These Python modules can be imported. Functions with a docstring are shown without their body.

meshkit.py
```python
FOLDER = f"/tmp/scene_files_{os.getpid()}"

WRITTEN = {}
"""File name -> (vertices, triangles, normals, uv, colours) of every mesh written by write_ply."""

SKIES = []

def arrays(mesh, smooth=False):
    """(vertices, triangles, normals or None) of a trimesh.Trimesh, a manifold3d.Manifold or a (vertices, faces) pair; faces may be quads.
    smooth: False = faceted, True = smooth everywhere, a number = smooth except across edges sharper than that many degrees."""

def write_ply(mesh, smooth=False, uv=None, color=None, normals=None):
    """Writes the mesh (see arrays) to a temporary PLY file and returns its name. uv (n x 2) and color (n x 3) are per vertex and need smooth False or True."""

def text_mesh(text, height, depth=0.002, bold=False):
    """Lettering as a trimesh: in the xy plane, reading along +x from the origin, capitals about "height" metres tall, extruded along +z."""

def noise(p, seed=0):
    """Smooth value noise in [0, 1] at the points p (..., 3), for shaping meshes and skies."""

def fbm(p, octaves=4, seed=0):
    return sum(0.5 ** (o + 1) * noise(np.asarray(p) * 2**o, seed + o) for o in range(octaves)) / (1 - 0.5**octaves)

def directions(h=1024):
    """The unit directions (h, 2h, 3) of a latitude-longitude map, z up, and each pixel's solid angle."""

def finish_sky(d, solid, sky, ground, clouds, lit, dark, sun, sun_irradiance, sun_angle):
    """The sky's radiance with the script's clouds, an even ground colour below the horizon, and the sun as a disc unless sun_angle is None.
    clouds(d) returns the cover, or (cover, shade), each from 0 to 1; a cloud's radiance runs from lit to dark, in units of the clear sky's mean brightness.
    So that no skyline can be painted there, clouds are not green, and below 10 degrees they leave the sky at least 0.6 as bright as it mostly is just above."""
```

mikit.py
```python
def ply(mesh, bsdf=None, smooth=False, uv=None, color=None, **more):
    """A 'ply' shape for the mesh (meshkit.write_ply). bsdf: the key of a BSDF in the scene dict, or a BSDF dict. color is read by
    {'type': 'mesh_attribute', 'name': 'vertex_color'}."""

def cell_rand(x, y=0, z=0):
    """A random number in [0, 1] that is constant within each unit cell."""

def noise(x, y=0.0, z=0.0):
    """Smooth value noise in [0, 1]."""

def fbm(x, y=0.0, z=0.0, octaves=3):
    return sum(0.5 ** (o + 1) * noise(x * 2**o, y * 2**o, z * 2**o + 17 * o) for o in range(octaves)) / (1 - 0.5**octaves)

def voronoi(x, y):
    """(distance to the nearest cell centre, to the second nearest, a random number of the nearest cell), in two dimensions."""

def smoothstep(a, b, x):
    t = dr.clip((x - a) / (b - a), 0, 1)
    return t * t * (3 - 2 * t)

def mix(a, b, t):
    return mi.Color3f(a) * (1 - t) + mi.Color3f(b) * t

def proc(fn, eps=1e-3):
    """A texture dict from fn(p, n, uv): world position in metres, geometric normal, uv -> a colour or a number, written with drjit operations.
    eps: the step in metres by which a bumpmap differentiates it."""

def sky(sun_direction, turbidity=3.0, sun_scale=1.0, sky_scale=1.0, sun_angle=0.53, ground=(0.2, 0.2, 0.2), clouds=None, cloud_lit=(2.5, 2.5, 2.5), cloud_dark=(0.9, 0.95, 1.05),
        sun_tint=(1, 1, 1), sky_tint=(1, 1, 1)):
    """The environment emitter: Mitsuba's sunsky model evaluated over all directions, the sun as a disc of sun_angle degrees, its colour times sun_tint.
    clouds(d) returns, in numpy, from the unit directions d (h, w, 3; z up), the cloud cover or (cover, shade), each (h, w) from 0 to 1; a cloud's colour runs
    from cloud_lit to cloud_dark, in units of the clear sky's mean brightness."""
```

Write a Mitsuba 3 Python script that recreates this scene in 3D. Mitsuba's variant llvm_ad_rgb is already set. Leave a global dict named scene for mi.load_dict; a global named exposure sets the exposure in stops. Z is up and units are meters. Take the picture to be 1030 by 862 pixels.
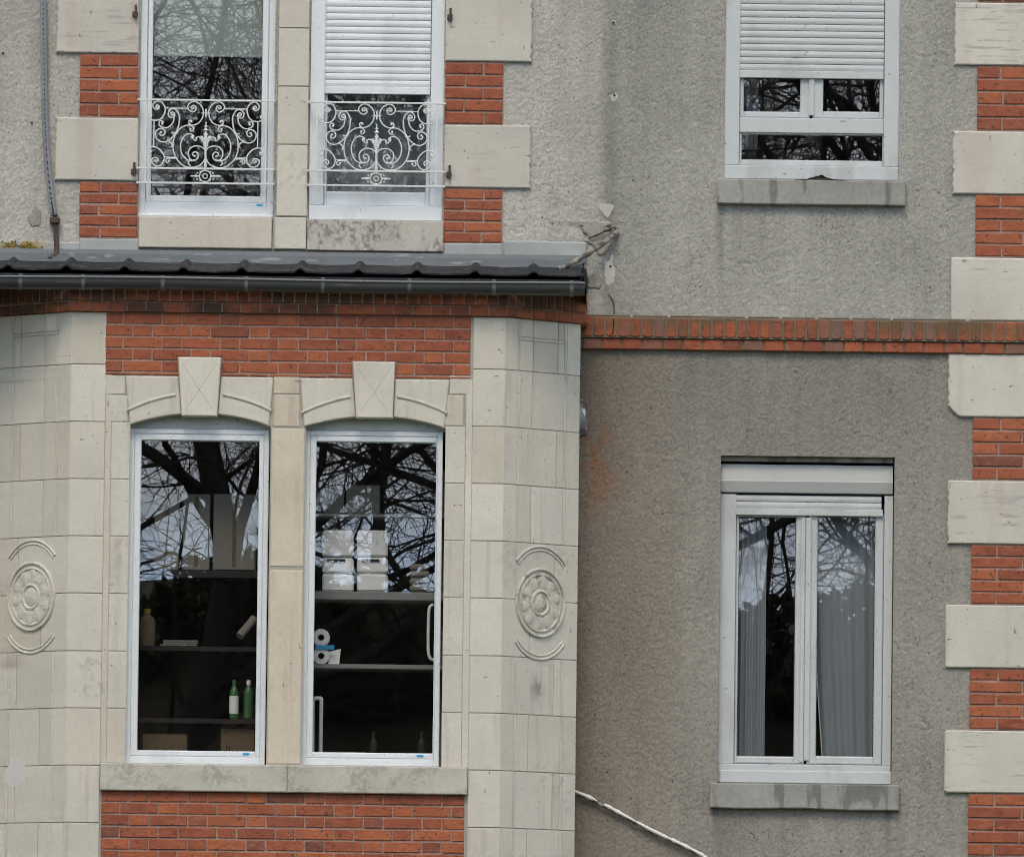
import math, random
import numpy as np
import trimesh
import mapbox_earcut as earcut
from shapely.geometry import Polygon, box as sbox
import drjit as dr
import mitsuba as mi
import mikit, meshkit
from mikit import noise, fbm, smoothstep, mix, cell_rand, voronoi, proc

# ------------------------------------------------------------------ camera, sky, exposure
PI = math.pi
DIST, PXM = 60.0, 0.006                    # distance of the camera from the wall, metres per photo pixel on the wall
TILT, ROLL = math.atan(0.07), 0.0125
CENTRE = np.array([0.0, 0.0, 3.15])         # the point of the wall in the middle of the picture
FPX = math.hypot(DIST, 0.07 * DIST) / PXM
EYE = np.array([0.0, -DIST, 3.15 - 0.07 * DIST])
fwd = (CENTRE - EYE) / np.linalg.norm(CENTRE - EYE)
rgt = np.array([1.0, 0, 0]); upv = np.cross(rgt, fwd)
cr, sr = math.cos(ROLL), math.sin(ROLL)
cam_r = cr * rgt + sr * upv
cam_u = -sr * rgt + cr * upv
exposure = 2.9
scene, labels = {}, {}
T = mi.ScalarTransform4f
scene['camera'] = {'type': 'perspective', 'fov': math.degrees(2 * math.atan(515.0 / FPX)), 'fov_axis': 'x', 'near_clip': 0.5, 'far_clip': 2000.0,
                   'to_world': T().look_at(origin=EYE.tolist(), target=(EYE + fwd).tolist(), up=cam_u.tolist())}


def clouds(d):
    c = meshkit.fbm(d * np.array([3.0, 3.0, 6.0]) + 11.3, 5, 4)
    s = meshkit.fbm(d * 2.2 + 3.1, 3, 9)
    cover = np.clip((c - 0.36) / 0.10, 0, 1)
    return 0.1 + 0.9 * cover, 0.2 + 0.6 * s


scene['sky_light'] = mikit.sky((-0.10, -0.62, 0.78), turbidity=3, sun_scale=0.2, sky_scale=1.0, sun_angle=22, clouds=clouds, cloud_lit=(2.2, 2.32, 2.48), cloud_dark=(0.95, 1.02, 1.14), sky_tint=(0.92, 1.0, 1.12))


def pix(px, py, y):
    """World point at depth y under a pixel of the measured photograph."""
    d = fwd * FPX + cam_r * (px - 515.0) - cam_u * (py - 431.0)
    return EYE + d * ((y - EYE[1]) / d[1])


def rect(x0, y0, x1, y1, y):
    """(u0, u1, v0, v1) in metres of a rectangle measured at the middles of its edges."""
    mx, my = (x0 + x1) / 2, (y0 + y1) / 2
    return pix(x0, my, y)[0], pix(x1, my, y)[0], pix(mx, y1, y)[2], pix(mx, y0, y)[2]


# ------------------------------------------------------------------ keys, labels
def key_for(name):
    if name not in scene and name not in used:
        used.add(name)
        return name
    n = 1
    while f'{name}_{n:03d}' in used or f'{name}_{n:03d}' in scene:
        n = counters.get(name, n)
        if f'{name}_{n:03d}' not in used:
            break
        n += 1
        counters[name] = n
    counters[name] = n + 1
    k = f'{name}_{n:03d}'
    used.add(k)
    return k


used, counters = set(), {}


def add(name, mesh, bsdf, smooth=False, uv=None, label=None, kind=None, **more):
    k = name if name in labels and '__' not in name and name not in scene else key_for(name)
    scene[k] = mikit.ply(mesh, bsdf, smooth=smooth, uv=uv, **more)
    if label or kind:
        labels[k] = {}
        if label: labels[k]['label'] = label
        if kind: labels[k]['kind'] = kind
    return k


def thing(name, label, cat, group=None):
    k = key_for(name)
    labels[k] = {'label': label, 'category': cat}
    if group: labels[k]['group'] = group
    return k


# ------------------------------------------------------------------ materials
def bs(name, d):
    scene[name] = d
    return name


def princ(color, rough=0.8, spec=0.3, **k):
    c = color if isinstance(color, dict) else {'type': 'rgb', 'value': list(color)}
    return {'type': 'principled', 'base_color': c, 'roughness': rough, 'specular': spec, **k}


def bump(inner, fn, scale, eps=1e-3):
    return {'type': 'bumpmap', 'arbitrary': {**proc(fn, eps)}, 'scale': scale, 'bsdf': inner}


def two(inner):
    return {'type': 'twosided', 'bsdf': inner}


def gauss(p, x, z, sx, sz):
    return dr.exp(-(dr.square((p.x - x) / sx) + dr.square((p.z - z) / sz)))


BAND_Z = pix(800, 338, 0)[2]
STAIN = pix(604, 455, 0)
STREAK = pix(613, 110, 0)
BX = pix(588, 500, 0)[0]


SILLS = [(pix(721, 200, 0)[0], pix(910, 200, 0)[0], pix(815, 206, 0)[2]), (pix(714, 800, 0)[0], pix(904, 800, 0)[0], pix(810, 813, 0)[2])]


def render_color(p, n, uv):
    up = smoothstep(BAND_Z - 0.05, BAND_Z + 0.05, p.z)
    left = 1 - smoothstep(STREAK[0] - 0.10, STREAK[0] + 0.06, p.x + 0.08 * (noise(p.z * 3, 1.7) - 0.5))
    c = mix((0.240, 0.231, 0.206), (0.272, 0.271, 0.247), up)
    c = mix(c, (0.338, 0.334, 0.304), left * up)
    big = fbm(p.x * 1.3, p.z * 1.3, 4.0, 4)
    c = c * (0.80 + 0.40 * big)
    streaks = fbm(p.x * 14, p.z * 1.1, 2.0, 3)
    c = c * (0.90 + 0.2 * streaks)
    # brown stained render low down beside the bay, its corner shade painted in too
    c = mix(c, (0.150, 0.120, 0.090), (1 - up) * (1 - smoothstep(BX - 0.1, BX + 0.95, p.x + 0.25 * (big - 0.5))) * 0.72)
    c = mix(c, (0.25, 0.10, 0.035), 0.62 * gauss(p, STAIN[0] - 0.05, STAIN[2] - 0.07, 0.15, 0.24) * smoothstep(0.32, 0.62, fbm(p.x * 16, p.z * 8, 0, 4)))
    # trace of a former downpipe
    c = c * (1 - 0.22 * dr.exp(-dr.square((p.x - STREAK[0]) / 0.055)) * up * (0.5 + 0.8 * noise(p.z * 5, 8.0)))
    for (a, b, zt) in SILLS:
        under = smoothstep(a - 0.03, a + 0.02, p.x) * (1 - smoothstep(b - 0.02, b + 0.03, p.x)) * smoothstep(zt - 0.75, zt - 0.05, p.z) * (1 - smoothstep(zt - 0.01, zt + 0.01, p.z))
        ends = 0.35 + dr.exp(-dr.square((p.x - a - 0.03) / 0.06)) + dr.exp(-dr.square((p.x - b + 0.03) / 0.06))
        c = c * (1 - 0.24 * under * ends * smoothstep(0.35, 0.7, fbm(p.x * 24, p.z * 0.9, 5.0, 3)))
    crack = dr.abs(fbm(p.x * 2.1, p.z * 2.1, 33.0, 4) - 0.5)
    c = c * (1 - 0.2 * (1 - smoothstep(0.0012, 0.0045, crack)) * smoothstep(0.5, 0.62, fbm(p.x * 0.9, p.z * 0.9, 77.0, 2)))
    patch = smoothstep(0.60, 0.64, fbm(p.x * 1.7, p.z * 1.5, 51.0, 4))
    c = c * (1 + 0.07 * patch)
    # lower render, darker towards the brick band above
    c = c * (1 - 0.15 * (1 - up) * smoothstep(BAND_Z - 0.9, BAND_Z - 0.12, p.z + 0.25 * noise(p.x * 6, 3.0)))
    grain = 0.6 * noise(p.x * 165, p.z * 165, 1.0) + 0.4 * noise(p.x * 90 + 7, p.z * 90, 4.0)
    pit = smoothstep(0.16, 0.06, noise(p.x * 110, p.z * 110, 9.0)) * smoothstep(0.4, 0.7, noise(p.x * 7, p.z * 7, 5.0))
    return c * (0.72 + 0.56 * grain) * (1 - 0.55 * pit)


def grit(p, n, uv):
    return fbm(p.x * 120, p.z * 120, p.y * 120, 3)


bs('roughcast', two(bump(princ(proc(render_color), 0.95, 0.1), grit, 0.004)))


WARM = next(k for k in range(40, 90) if float(np.array(cell_rand(mi.Float(k), 9)).ravel()[0]) < 0.4)
ST, ST2 = pix(10, 682, -0.5), pix(541, 692, -0.5)


def stone_color(p, n, uv):
    i = dr.floor(uv.x)
    r = cell_rand(i + 40, 3)
    base = mix((0.520, 0.502, 0.440), (0.462, 0.442, 0.380), r)
    warm = smoothstep(0.86, 0.99, cell_rand(i + WARM, 9))
    base = mix(base, (0.435, 0.390, 0.320), 0.6 * warm)
    f = fbm(p.x * 2.6 + p.y * 2, p.z * 2.6, i * 0.37, 4)
    base = base * (0.86 + 0.28 * f)
    fine = fbm(p.x * 60, p.z * 60, p.y * 60, 3)
    base = base * (0.93 + 0.14 * fine)
    drip = smoothstep(0.60, 0.80, fbm(p.x * 22 + p.y * 16, p.z * 1.3, 3.0 + i * 0.2, 3))
    base = mix(base, (0.30, 0.28, 0.24), 0.30 * drip)
    speck = smoothstep(0.93, 0.97, noise(p.x * 44 + p.y * 44, p.z * 44, 6.0)) * smoothstep(0.5, 0.65, noise(p.x * 3, p.z * 3, 21.0))
    base = mix(base, (0.14, 0.13, 0.115), 0.75 * speck)
    base = mix(base, (0.20, 0.15, 0.09), 0.7 * gauss(p, ST[0], ST[2], 0.07, 0.13) * smoothstep(0.42, 0.62, fbm(p.x * 26 + p.y * 26, p.z * 7, 3.0, 4)))
    base = mix(base, (0.17, 0.16, 0.135), 0.75 * gauss(p, ST2[0], ST2[2], 0.035, 0.07) * smoothstep(0.38, 0.6, fbm(p.x * 40 + p.y * 40, p.z * 20, 3.0, 4)))
    moss = smoothstep(0.62, 0.8, fbm(p.x * 4 + p.y * 4, p.z * 3, 12.0, 4)) * smoothstep(0.45, 0.75, fbm(p.x * 40, p.z * 40, 2.0, 2))
    return mix(base, (0.22, 0.21, 0.185), 0.28 * moss)


def warm_stone(p, n, uv):
    return stone_color(p, n, uv) * mi.Color3f(1.02, 0.945, 0.875)


def carved_color(p, n, uv):
    d = smoothstep(0.50, 0.66, fbm(p.x * 13 + p.y * 13, p.z * 13, 14.0, 4)) * smoothstep(0.35, 0.6, fbm(p.x * 55 + p.y * 55, p.z * 55, 2.0, 3))
    return mix(stone_color(p, n, uv), (0.15, 0.13, 0.10), 0.62 * d)


def stone_bump(p, n, uv):
    return 0.6 * fbm(p.x * 30 + p.y * 30, p.z * 30, 2.0, 3) + 0.4 * noise(p.x * 160 + p.y * 120, p.z * 160, 3.0)


bs('warm_limestone', two(bump(princ(proc(warm_stone), 0.85, 0.2), lambda p, n, uv: stone_bump(p, n, uv), 0.0035)))
bs('carved_limestone', two(bump(princ(proc(carved_color), 0.9, 0.15), lambda p, n, uv: stone_bump(p, n, uv), 0.004)))
bs('limestone', two(bump(princ(proc(stone_color), 0.85, 0.2), stone_bump, 0.0035)))


def tooled_bump(p, n, uv):
    return 0.5 * fbm(p.x * 20, p.z * 90, 2.0, 3) + 0.5 * noise(p.x * 160, p.z * 160, 3.0)


def quoin_color(p, n, uv):
    i = dr.floor(uv.x)
    base = mix((0.51, 0.498, 0.445), (0.45, 0.435, 0.385), cell_rand(i, 5))
    base = base * (0.82 + 0.34 * fbm(p.x * 3.1, p.z * 3.1, i * 0.7, 4))
    tool = smoothstep(0.56, 0.74, fbm(p.x * 7, p.z * 75, i * 0.2, 2)) * smoothstep(0.45, 0.65, fbm(p.x * 5, p.z * 4, i * 0.9, 2)) * smoothstep(0.35, 0.6, cell_rand(i, 8))
    base = mix(base, (0.24, 0.235, 0.235), 0.55 * tool)
    pink = smoothstep(0.5, 0.75, fbm(p.x * 10, p.z * 1.6, 5.0 + i, 3))
    base = mix(base, (0.42, 0.31, 0.26), 0.28 * pink)
    speck = smoothstep(0.94, 0.97, noise(p.x * 45, p.z * 45, 6.0))
    base = mix(base, (0.12, 0.11, 0.1), 0.7 * speck)
    return base * (0.93 + 0.14 * fbm(p.x * 60, p.z * 60, p.y * 60, 3))


bs('quoin_stone', two(bump(princ(proc(quoin_color), 0.85, 0.2), tooled_bump, 0.004)))


def brick_color(p, n, uv):
    i = dr.floor(uv.x)
    r, q = cell_rand(i, 1), cell_rand(i, 2)
    c = mix((0.285, 0.087, 0.045), (0.222, 0.070, 0.042), r)
    c = mix(c, (0.315, 0.100, 0.048), smoothstep(0.55, 0.9, q))
    c = mix(c, (0.140, 0.062, 0.045), 0.8 * smoothstep(0.92, 1.0, cell_rand(i, 7)))
    f = fbm(p.x * 16 + p.y * 12, p.z * 26, i * 0.31, 4)
    c = c * (0.72 + 0.56 * f)
    c = mix(c, (0.25, 0.15, 0.115), 0.35 * smoothstep(0.58, 0.8, fbm(p.x * 45 + p.y * 30, p.z * 45, 2.0, 3)))
    sp = smoothstep(0.86, 0.9, noise(p.x * 70 + p.y * 40, p.z * 70, 4.0))
    return mix(c, (0.07, 0.04, 0.035), 0.7 * sp)


def brick_bump(p, n, uv):
    return fbm(p.x * 60 + p.y * 40, p.z * 80, p.y * 20, 4)


bs('red_brick', two(bump(princ(proc(brick_color), 0.85, 0.2), brick_bump, 0.005)))


def band_color(p, n, uv):
    c = brick_color(p, n, uv)
    g = smoothstep(0.38, 0.62, fbm(p.x * 3.4, p.z * 8, 7.0, 4))
    c = mix(c, (0.100, 0.085, 0.048), 0.8 * g * smoothstep(BAND_Z - 0.04, BAND_Z + 0.08, p.z))
    grey = smoothstep(0.72, 0.85, cell_rand(dr.floor(uv.x), 12))
    return mix(c, (0.155, 0.105, 0.09), 0.7 * grey)


bs('weathered_brick', two(bump(princ(proc(band_color), 0.9, 0.15), brick_bump, 0.006)))


def mortar_color(p, n, uv):
    return mix((0.335, 0.235, 0.195), (0.255, 0.175, 0.148), fbm(p.x * 12, p.z * 12, p.y * 12, 4)) * (0.8 + 0.4 * noise(p.x * 120, p.z * 120, p.y * 120))


bs('brick_mortar', two(bump(princ(proc(mortar_color), 0.95, 0.1), grit, 0.003)))


def joint_color(p, n, uv):
    return mix((0.39, 0.38, 0.34), (0.26, 0.25, 0.22), fbm(p.x * 7, p.z * 7, p.y * 7, 4))


bs('grimy_mortar', two(bump(princ(proc(lambda p, n, uv: mix((0.21, 0.18, 0.145), (0.11, 0.10, 0.07), fbm(p.x * 9, p.z * 14, p.y * 9, 4))), 0.95, 0.1), grit, 0.003)))
bs('patch_mortar', two(bump(princ(proc(lambda p, n, uv: mix((0.31, 0.30, 0.265), (0.225, 0.216, 0.19), fbm(p.x * 14, p.z * 22, 3.0, 4)) * (0.8 + 0.4 * noise(p.x * 120, p.z * 120, 2.0))), 0.95, 0.1), grit, 0.006)))
bs('stone_mortar', two(princ(proc(joint_color), 0.95, 0.1)))


def pvc_color(p, n, uv):
    d = smoothstep(0.52, 0.75, fbm(p.x * 9, p.z * 2.4, p.y * 5, 4))
    sp = smoothstep(0.955, 0.975, noise(p.x * 60, p.z * 60, 3.0))
    c = mix((0.585, 0.625, 0.65), (0.48, 0.51, 0.53), 0.6 * d)
    return mix(c, (0.16, 0.16, 0.15), 0.6 * sp)


bs('white_frame', two(princ(proc(pvc_color), 0.45, 0.4)))


def old_pvc(p, n, uv):
    d = smoothstep(0.48, 0.72, fbm(p.x * 7, p.z * 3.4, p.y * 5, 4))
    sp = smoothstep(0.945, 0.97, noise(p.x * 55, p.z * 55, 8.0))
    c = mix((0.44, 0.47, 0.478), (0.36, 0.375, 0.372), 0.7 * d)
    return mix(c, (0.12, 0.12, 0.11), 0.7 * sp)


bs('aged_white_frame', two(princ(proc(old_pvc), 0.5, 0.35)))
bs('shutter_grey', two(princ((0.36, 0.375, 0.37), 0.55, 0.3)))
bs('gasket', princ((0.05, 0.05, 0.055), 0.6))
bs('window_glass', {'type': 'thindielectric', 'int_ior': 2.0, 'ext_ior': 1.0})


def sill_color(p, n, uv):
    c = mix((0.31, 0.31, 0.292), (0.22, 0.22, 0.205), fbm(p.x * 4, p.z * 6, 2.0, 4))
    st = smoothstep(0.52, 0.70, fbm(p.x * 16, p.z * 4, 5.0, 4))
    c = mix(c, (0.10, 0.10, 0.09), 0.65 * st)
    return c * (0.85 + 0.3 * fbm(p.x * 80, p.z * 80, p.y * 80, 2))


bs('sill_stone', two(bump(princ(proc(sill_color), 0.9, 0.15), stone_bump, 0.005)))


def mouldy_color(p, n, uv):
    c = mix((0.45, 0.435, 0.385), (0.36, 0.345, 0.30), fbm(p.x * 5, p.z * 6, 2.0, 4))
    st = smoothstep(0.45, 0.70, fbm(p.x * 17, p.z * 6, 9.0, 4)) * smoothstep(0.25, 0.8, fbm(p.x * 60, p.z * 50, 1.0, 3))
    c = mix(c, (0.10, 0.095, 0.085), 0.75 * st)
    return c * (0.9 + 0.2 * fbm(p.x * 80, p.z * 80, p.y * 80, 2))


bs('mouldy_stone', two(bump(princ(proc(mouldy_color), 0.9, 0.15), stone_bump, 0.005)))


def zinc(p, n, uv):
    c = mix((0.058, 0.071, 0.082), (0.095, 0.115, 0.13), fbm(p.x * 5, p.z * 14, p.y * 6, 4))
    return mix(c, (0.22, 0.25, 0.27), 0.6 * smoothstep(0.6, 0.75, fbm(p.x * 9, p.z * 30, p.y * 9, 3)))


def baysill_color(p, n, uv):
    c = mix((0.47, 0.455, 0.40), (0.37, 0.36, 0.315), fbm(p.x * 5, p.z * 9, 2.0, 4))
    st = smoothstep(0.46, 0.72, fbm(p.x * 8, p.z * 12, 19.0, 4)) * smoothstep(0.25, 0.7, fbm(p.x * 60, p.z * 60, 1.0, 3))
    c = mix(c, (0.15, 0.145, 0.125), 0.42 * st)
    return c * (0.9 + 0.2 * fbm(p.x * 80, p.z * 80, p.y * 80, 2))


bs('lightly_stained_stone', two(bump(princ(proc(baysill_color), 0.9, 0.15), stone_bump, 0.005)))


def sooty_color(p, n, uv):
    c = brick_color(p, n, uv)
    ends = 0.55 * smoothstep(-1.6, -2.7, p.x) + 0.45 * smoothstep(-0.4, 0.3, p.x)
    soot = smoothstep(0.38, 0.62, fbm(p.x * 5, p.z * 9, 31.0, 4) + 0.16 * ends) 
    return mix(c, (0.050, 0.042, 0.034), 0.72 * soot)


bs('sooty_brick', two(bump(princ(proc(sooty_color), 0.9, 0.15), brick_bump, 0.005)))
bs('zinc', two(princ(proc(zinc), 0.55, 0.5)))


def gutter_c(p, n, uv):
    c = mix((0.020, 0.022, 0.024), (0.045, 0.047, 0.049), fbm(p.x * 4, p.z * 14, p.y * 6, 4))
    return mix(c, (0.16, 0.165, 0.165), 0.35 * smoothstep(0.6, 0.75, fbm(p.x * 3, p.z * 40, p.y * 9, 3)))


bs('dark_gutter', two(princ(proc(gutter_c), 0.38, 0.5)))
bs('gutter_bead', two(princ((0.10, 0.107, 0.113), 0.45, 0.5)))


def roof_c(p, n, uv):
    c = mix((0.009, 0.0105, 0.013), (0.019, 0.021, 0.024), fbm(p.x * 6, p.y * 9, p.z * 6, 4))
    return mix(c, (0.10, 0.092, 0.08), 0.4 * smoothstep(0.62, 0.75, fbm(p.x * 14, p.y * 20, p.z * 20, 3)))


bs('dark_roof', two(princ(proc(roof_c), 0.75, 0.2)))


def fillet_c(p, n, uv):
    c = mix((0.36, 0.385, 0.38), (0.26, 0.275, 0.27), fbm(p.x * 6, p.z * 9, 3.0, 4))
    x0 = pix(22, 250, 0)[0]
    l = smoothstep(0.46, 0.6, fbm(p.x * 14, p.z * 14, 8.0, 4)) * dr.exp(-dr.square((p.x - x0) / 0.14))
    return mix(c, (0.27, 0.19, 0.04), 0.9 * l)


bs('cement_fillet', two(bump(princ(proc(fillet_c), 0.9, 0.15), stone_bump, 0.006)))
bs('lichen', two(princ((0.21, 0.155, 0.045), 0.95, 0.1)))
bs('painted_iron', two(princ((0.55, 0.58, 0.57), 0.5, 0.35)))


def rust_c(p, n, uv):
    return mix((0.045, 0.033, 0.032), (0.085, 0.062, 0.055), fbm(p.x * 40, p.z * 40, p.y * 40, 3))


bs('rusty_iron', two(princ(proc(rust_c), 0.85, 0.3)))


def lead_c(p, n, uv):
    c = mix((0.15, 0.16, 0.18), (0.25, 0.265, 0.29), fbm(p.x * 20, p.z * 4, 1.0, 3))
    return c


bs('grey_conduit', two(princ(proc(lead_c), 0.6, 0.35)))
bs('black_slot', princ((0.02, 0.02, 0.022), 0.8))


def peel_c(p, n, uv):
    return mix((0.22, 0.21, 0.19), (0.085, 0.078, 0.07), smoothstep(0.42, 0.6, fbm(p.x * 30, p.z * 30, p.y * 30, 3)))


bs('peeling_paint', two(princ(proc(peel_c), 0.85, 0.2)))
bs('pale_repair', two(princ((0.50, 0.50, 0.475), 0.95, 0.1)))
bs('white_plaster', two(princ((0.40, 0.39, 0.36), 0.95, 0.1)))
bs('white_crust', two(princ((0.62, 0.61, 0.57), 0.9, 0.1)))
bs('dark_soil', two(princ((0.055, 0.048, 0.04), 0.95, 0.1)))
bs('grey_plastic', two(princ((0.20, 0.21, 0.215), 0.5, 0.4)))
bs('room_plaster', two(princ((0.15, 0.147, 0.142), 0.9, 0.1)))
bs('sheer_fabric', {'type': 'principledthin', 'base_color': {'type': 'rgb', 'value': [0.29, 0.33, 0.36]}, 'roughness': 0.9, 'spec_trans': 0.0, 'diff_trans': 0.5})
bs('blind_fabric', two(princ((0.24, 0.29, 0.275), 0.9, 0.1)))
bs('shelf_board', two(princ((0.19, 0.205, 0.20), 0.6, 0.3)))
bs('dark_board', two(princ((0.012, 0.012, 0.012), 0.6, 0.3)))
bs('cardboard', two(princ((0.12, 0.092, 0.06), 0.9, 0.1)))
bs('pale_carton', two(princ((0.17, 0.17, 0.15), 0.8, 0.2)))
bs('white_paper', two(princ((0.66, 0.68, 0.67), 0.8, 0.2)))
bs('green_plastic', two(princ((0.035, 0.12, 0.04), 0.35, 0.5)))
bs('blue_print', two(princ((0.03, 0.28, 0.55), 0.5, 0.4)))
bs('yellow_plastic', two(princ((0.20, 0.15, 0.03), 0.5, 0.4)))


def bark_c(p, n, uv):
    return mix((0.030, 0.026, 0.022), (0.075, 0.065, 0.055), fbm(p.x * 8, p.y * 8, p.z * 2, 3))


bs('bark', two(princ(proc(bark_c), 0.95, 0.1)))


def ground_c(p, n, uv):
    far = smoothstep(-55, -64, p.y)
    g = mix((0.045, 0.060, 0.022), (0.075, 0.075, 0.035), fbm(p.x * 0.7, p.y * 0.7, 1.0, 4))
    w = mix((0.030, 0.026, 0.018), (0.060, 0.050, 0.032), fbm(p.x * 1.3, p.y * 1.3, 2.0, 4))
    return mix(g, w, far)


bs('earth', two(princ(proc(ground_c), 0.95, 0.1)))


def leaf_c(p, n, uv):
    return mix((0.020, 0.032, 0.014), (0.05, 0.065, 0.025), fbm(p.x * 2, p.y * 2, p.z * 2, 3))


bs('evergreen_leaf', two(princ(proc(leaf_c), 0.8, 0.2)))
bs('slate', two(princ((0.06, 0.063, 0.07), 0.6, 0.3)))

# ------------------------------------------------------------------ shape helpers
RNG = np.random.default_rng(7)
NEXT_ID = [0]


class Face:
    """A vertical face: origin o, horizontal direction ux, outward normal n."""
    def __init__(s, o, ux):
        s.o = np.array(o, float); s.ux = np.array(ux, float) / np.linalg.norm(ux); s.n = np.cross(s.ux, [0, 0, 1.0])

    def at(s, u, v, d):
        u, v, d = np.broadcast_arrays(np.asarray(u, float), v, d)
        return s.o + u[..., None] * s.ux + v[..., None] * np.array([0, 0, 1.0]) + d[..., None] * s.n


FRONT = Face((0, 0, 0), (1, 0, 0))          # d = -y


def inset(poly, c):
    p = np.asarray(poly, float)
    e = np.roll(p, -1, 0) - p
    e /= np.linalg.norm(e, axis=1, keepdims=True) + 1e-12
    nrm = np.stack([-e[:, 1], e[:, 0]], 1)        # inward for counter-clockwise
    n0, n1 = np.roll(nrm, 1, 0), nrm
    m = n0 + n1
    k = 1 + (n0 * n1).sum(1)
    return p + c * m / np.maximum(k, 0.3)[:, None]


def block(face, poly, d0, d1, ch=0.003, jit=0.0, ident=None, back=False):
    """A prism with chamfered front edges; returns (mesh, uv). The uv's whole part is the piece's own number."""
    p = np.asarray(poly, float)
    if Polygon(p).exterior.is_ccw is False:
        p = p[::-1]
    if jit:
        p = p + RNG.uniform(-jit, jit, p.shape)
        d1 = d1 + RNG.uniform(-jit, jit)
    q = inset(p, ch)
    k = len(p)
    tilt = RNG.uniform(-jit, jit, k) * 0.6 if jit else np.zeros(k)
    v = np.vstack([face.at(p[:, 0], p[:, 1], np.full(k, d0)), face.at(p[:, 0], p[:, 1], d1 - ch + tilt), face.at(q[:, 0], q[:, 1], d1 + tilt)])
    tri = np.array(earcut.triangulate_float64(q, np.array([k], dtype=np.uint32))).reshape(-1, 3)
    i = np.arange(k); j = (i + 1) % k
    f = [tri + 2 * k]
    # orientation of the front: counter-clockwise in (u, v) seen from outside
    for a in (0, k):
        f += [np.stack([i + a, j + a, j + a + k], 1), np.stack([i + a, j + a + k, i + a + k], 1)]
    f = np.vstack(f)
    t = f[0]
    if np.dot(np.cross(v[t[1]] - v[t[0]], v[t[2]] - v[t[0]]), face.n) < 0:
        f[:len(tri)] = f[:len(tri), ::-1]
    if ident is None:
        NEXT_ID[0] += 1
        ident = NEXT_ID[0]
    P2 = np.vstack([p, p, q])
    dd = np.concatenate([np.full(k, d0), np.full(k, d1 - ch), np.full(k, d1)])
    uv = np.stack([0.1 + ident + 0.3 * (P2[:, 0] - P2[:, 0].min()) + 0.1 * (dd - dd.min()), P2[:, 1] + 0.7 * dd], 1)
    return trimesh.Trimesh(v, f, process=False), uv


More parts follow.
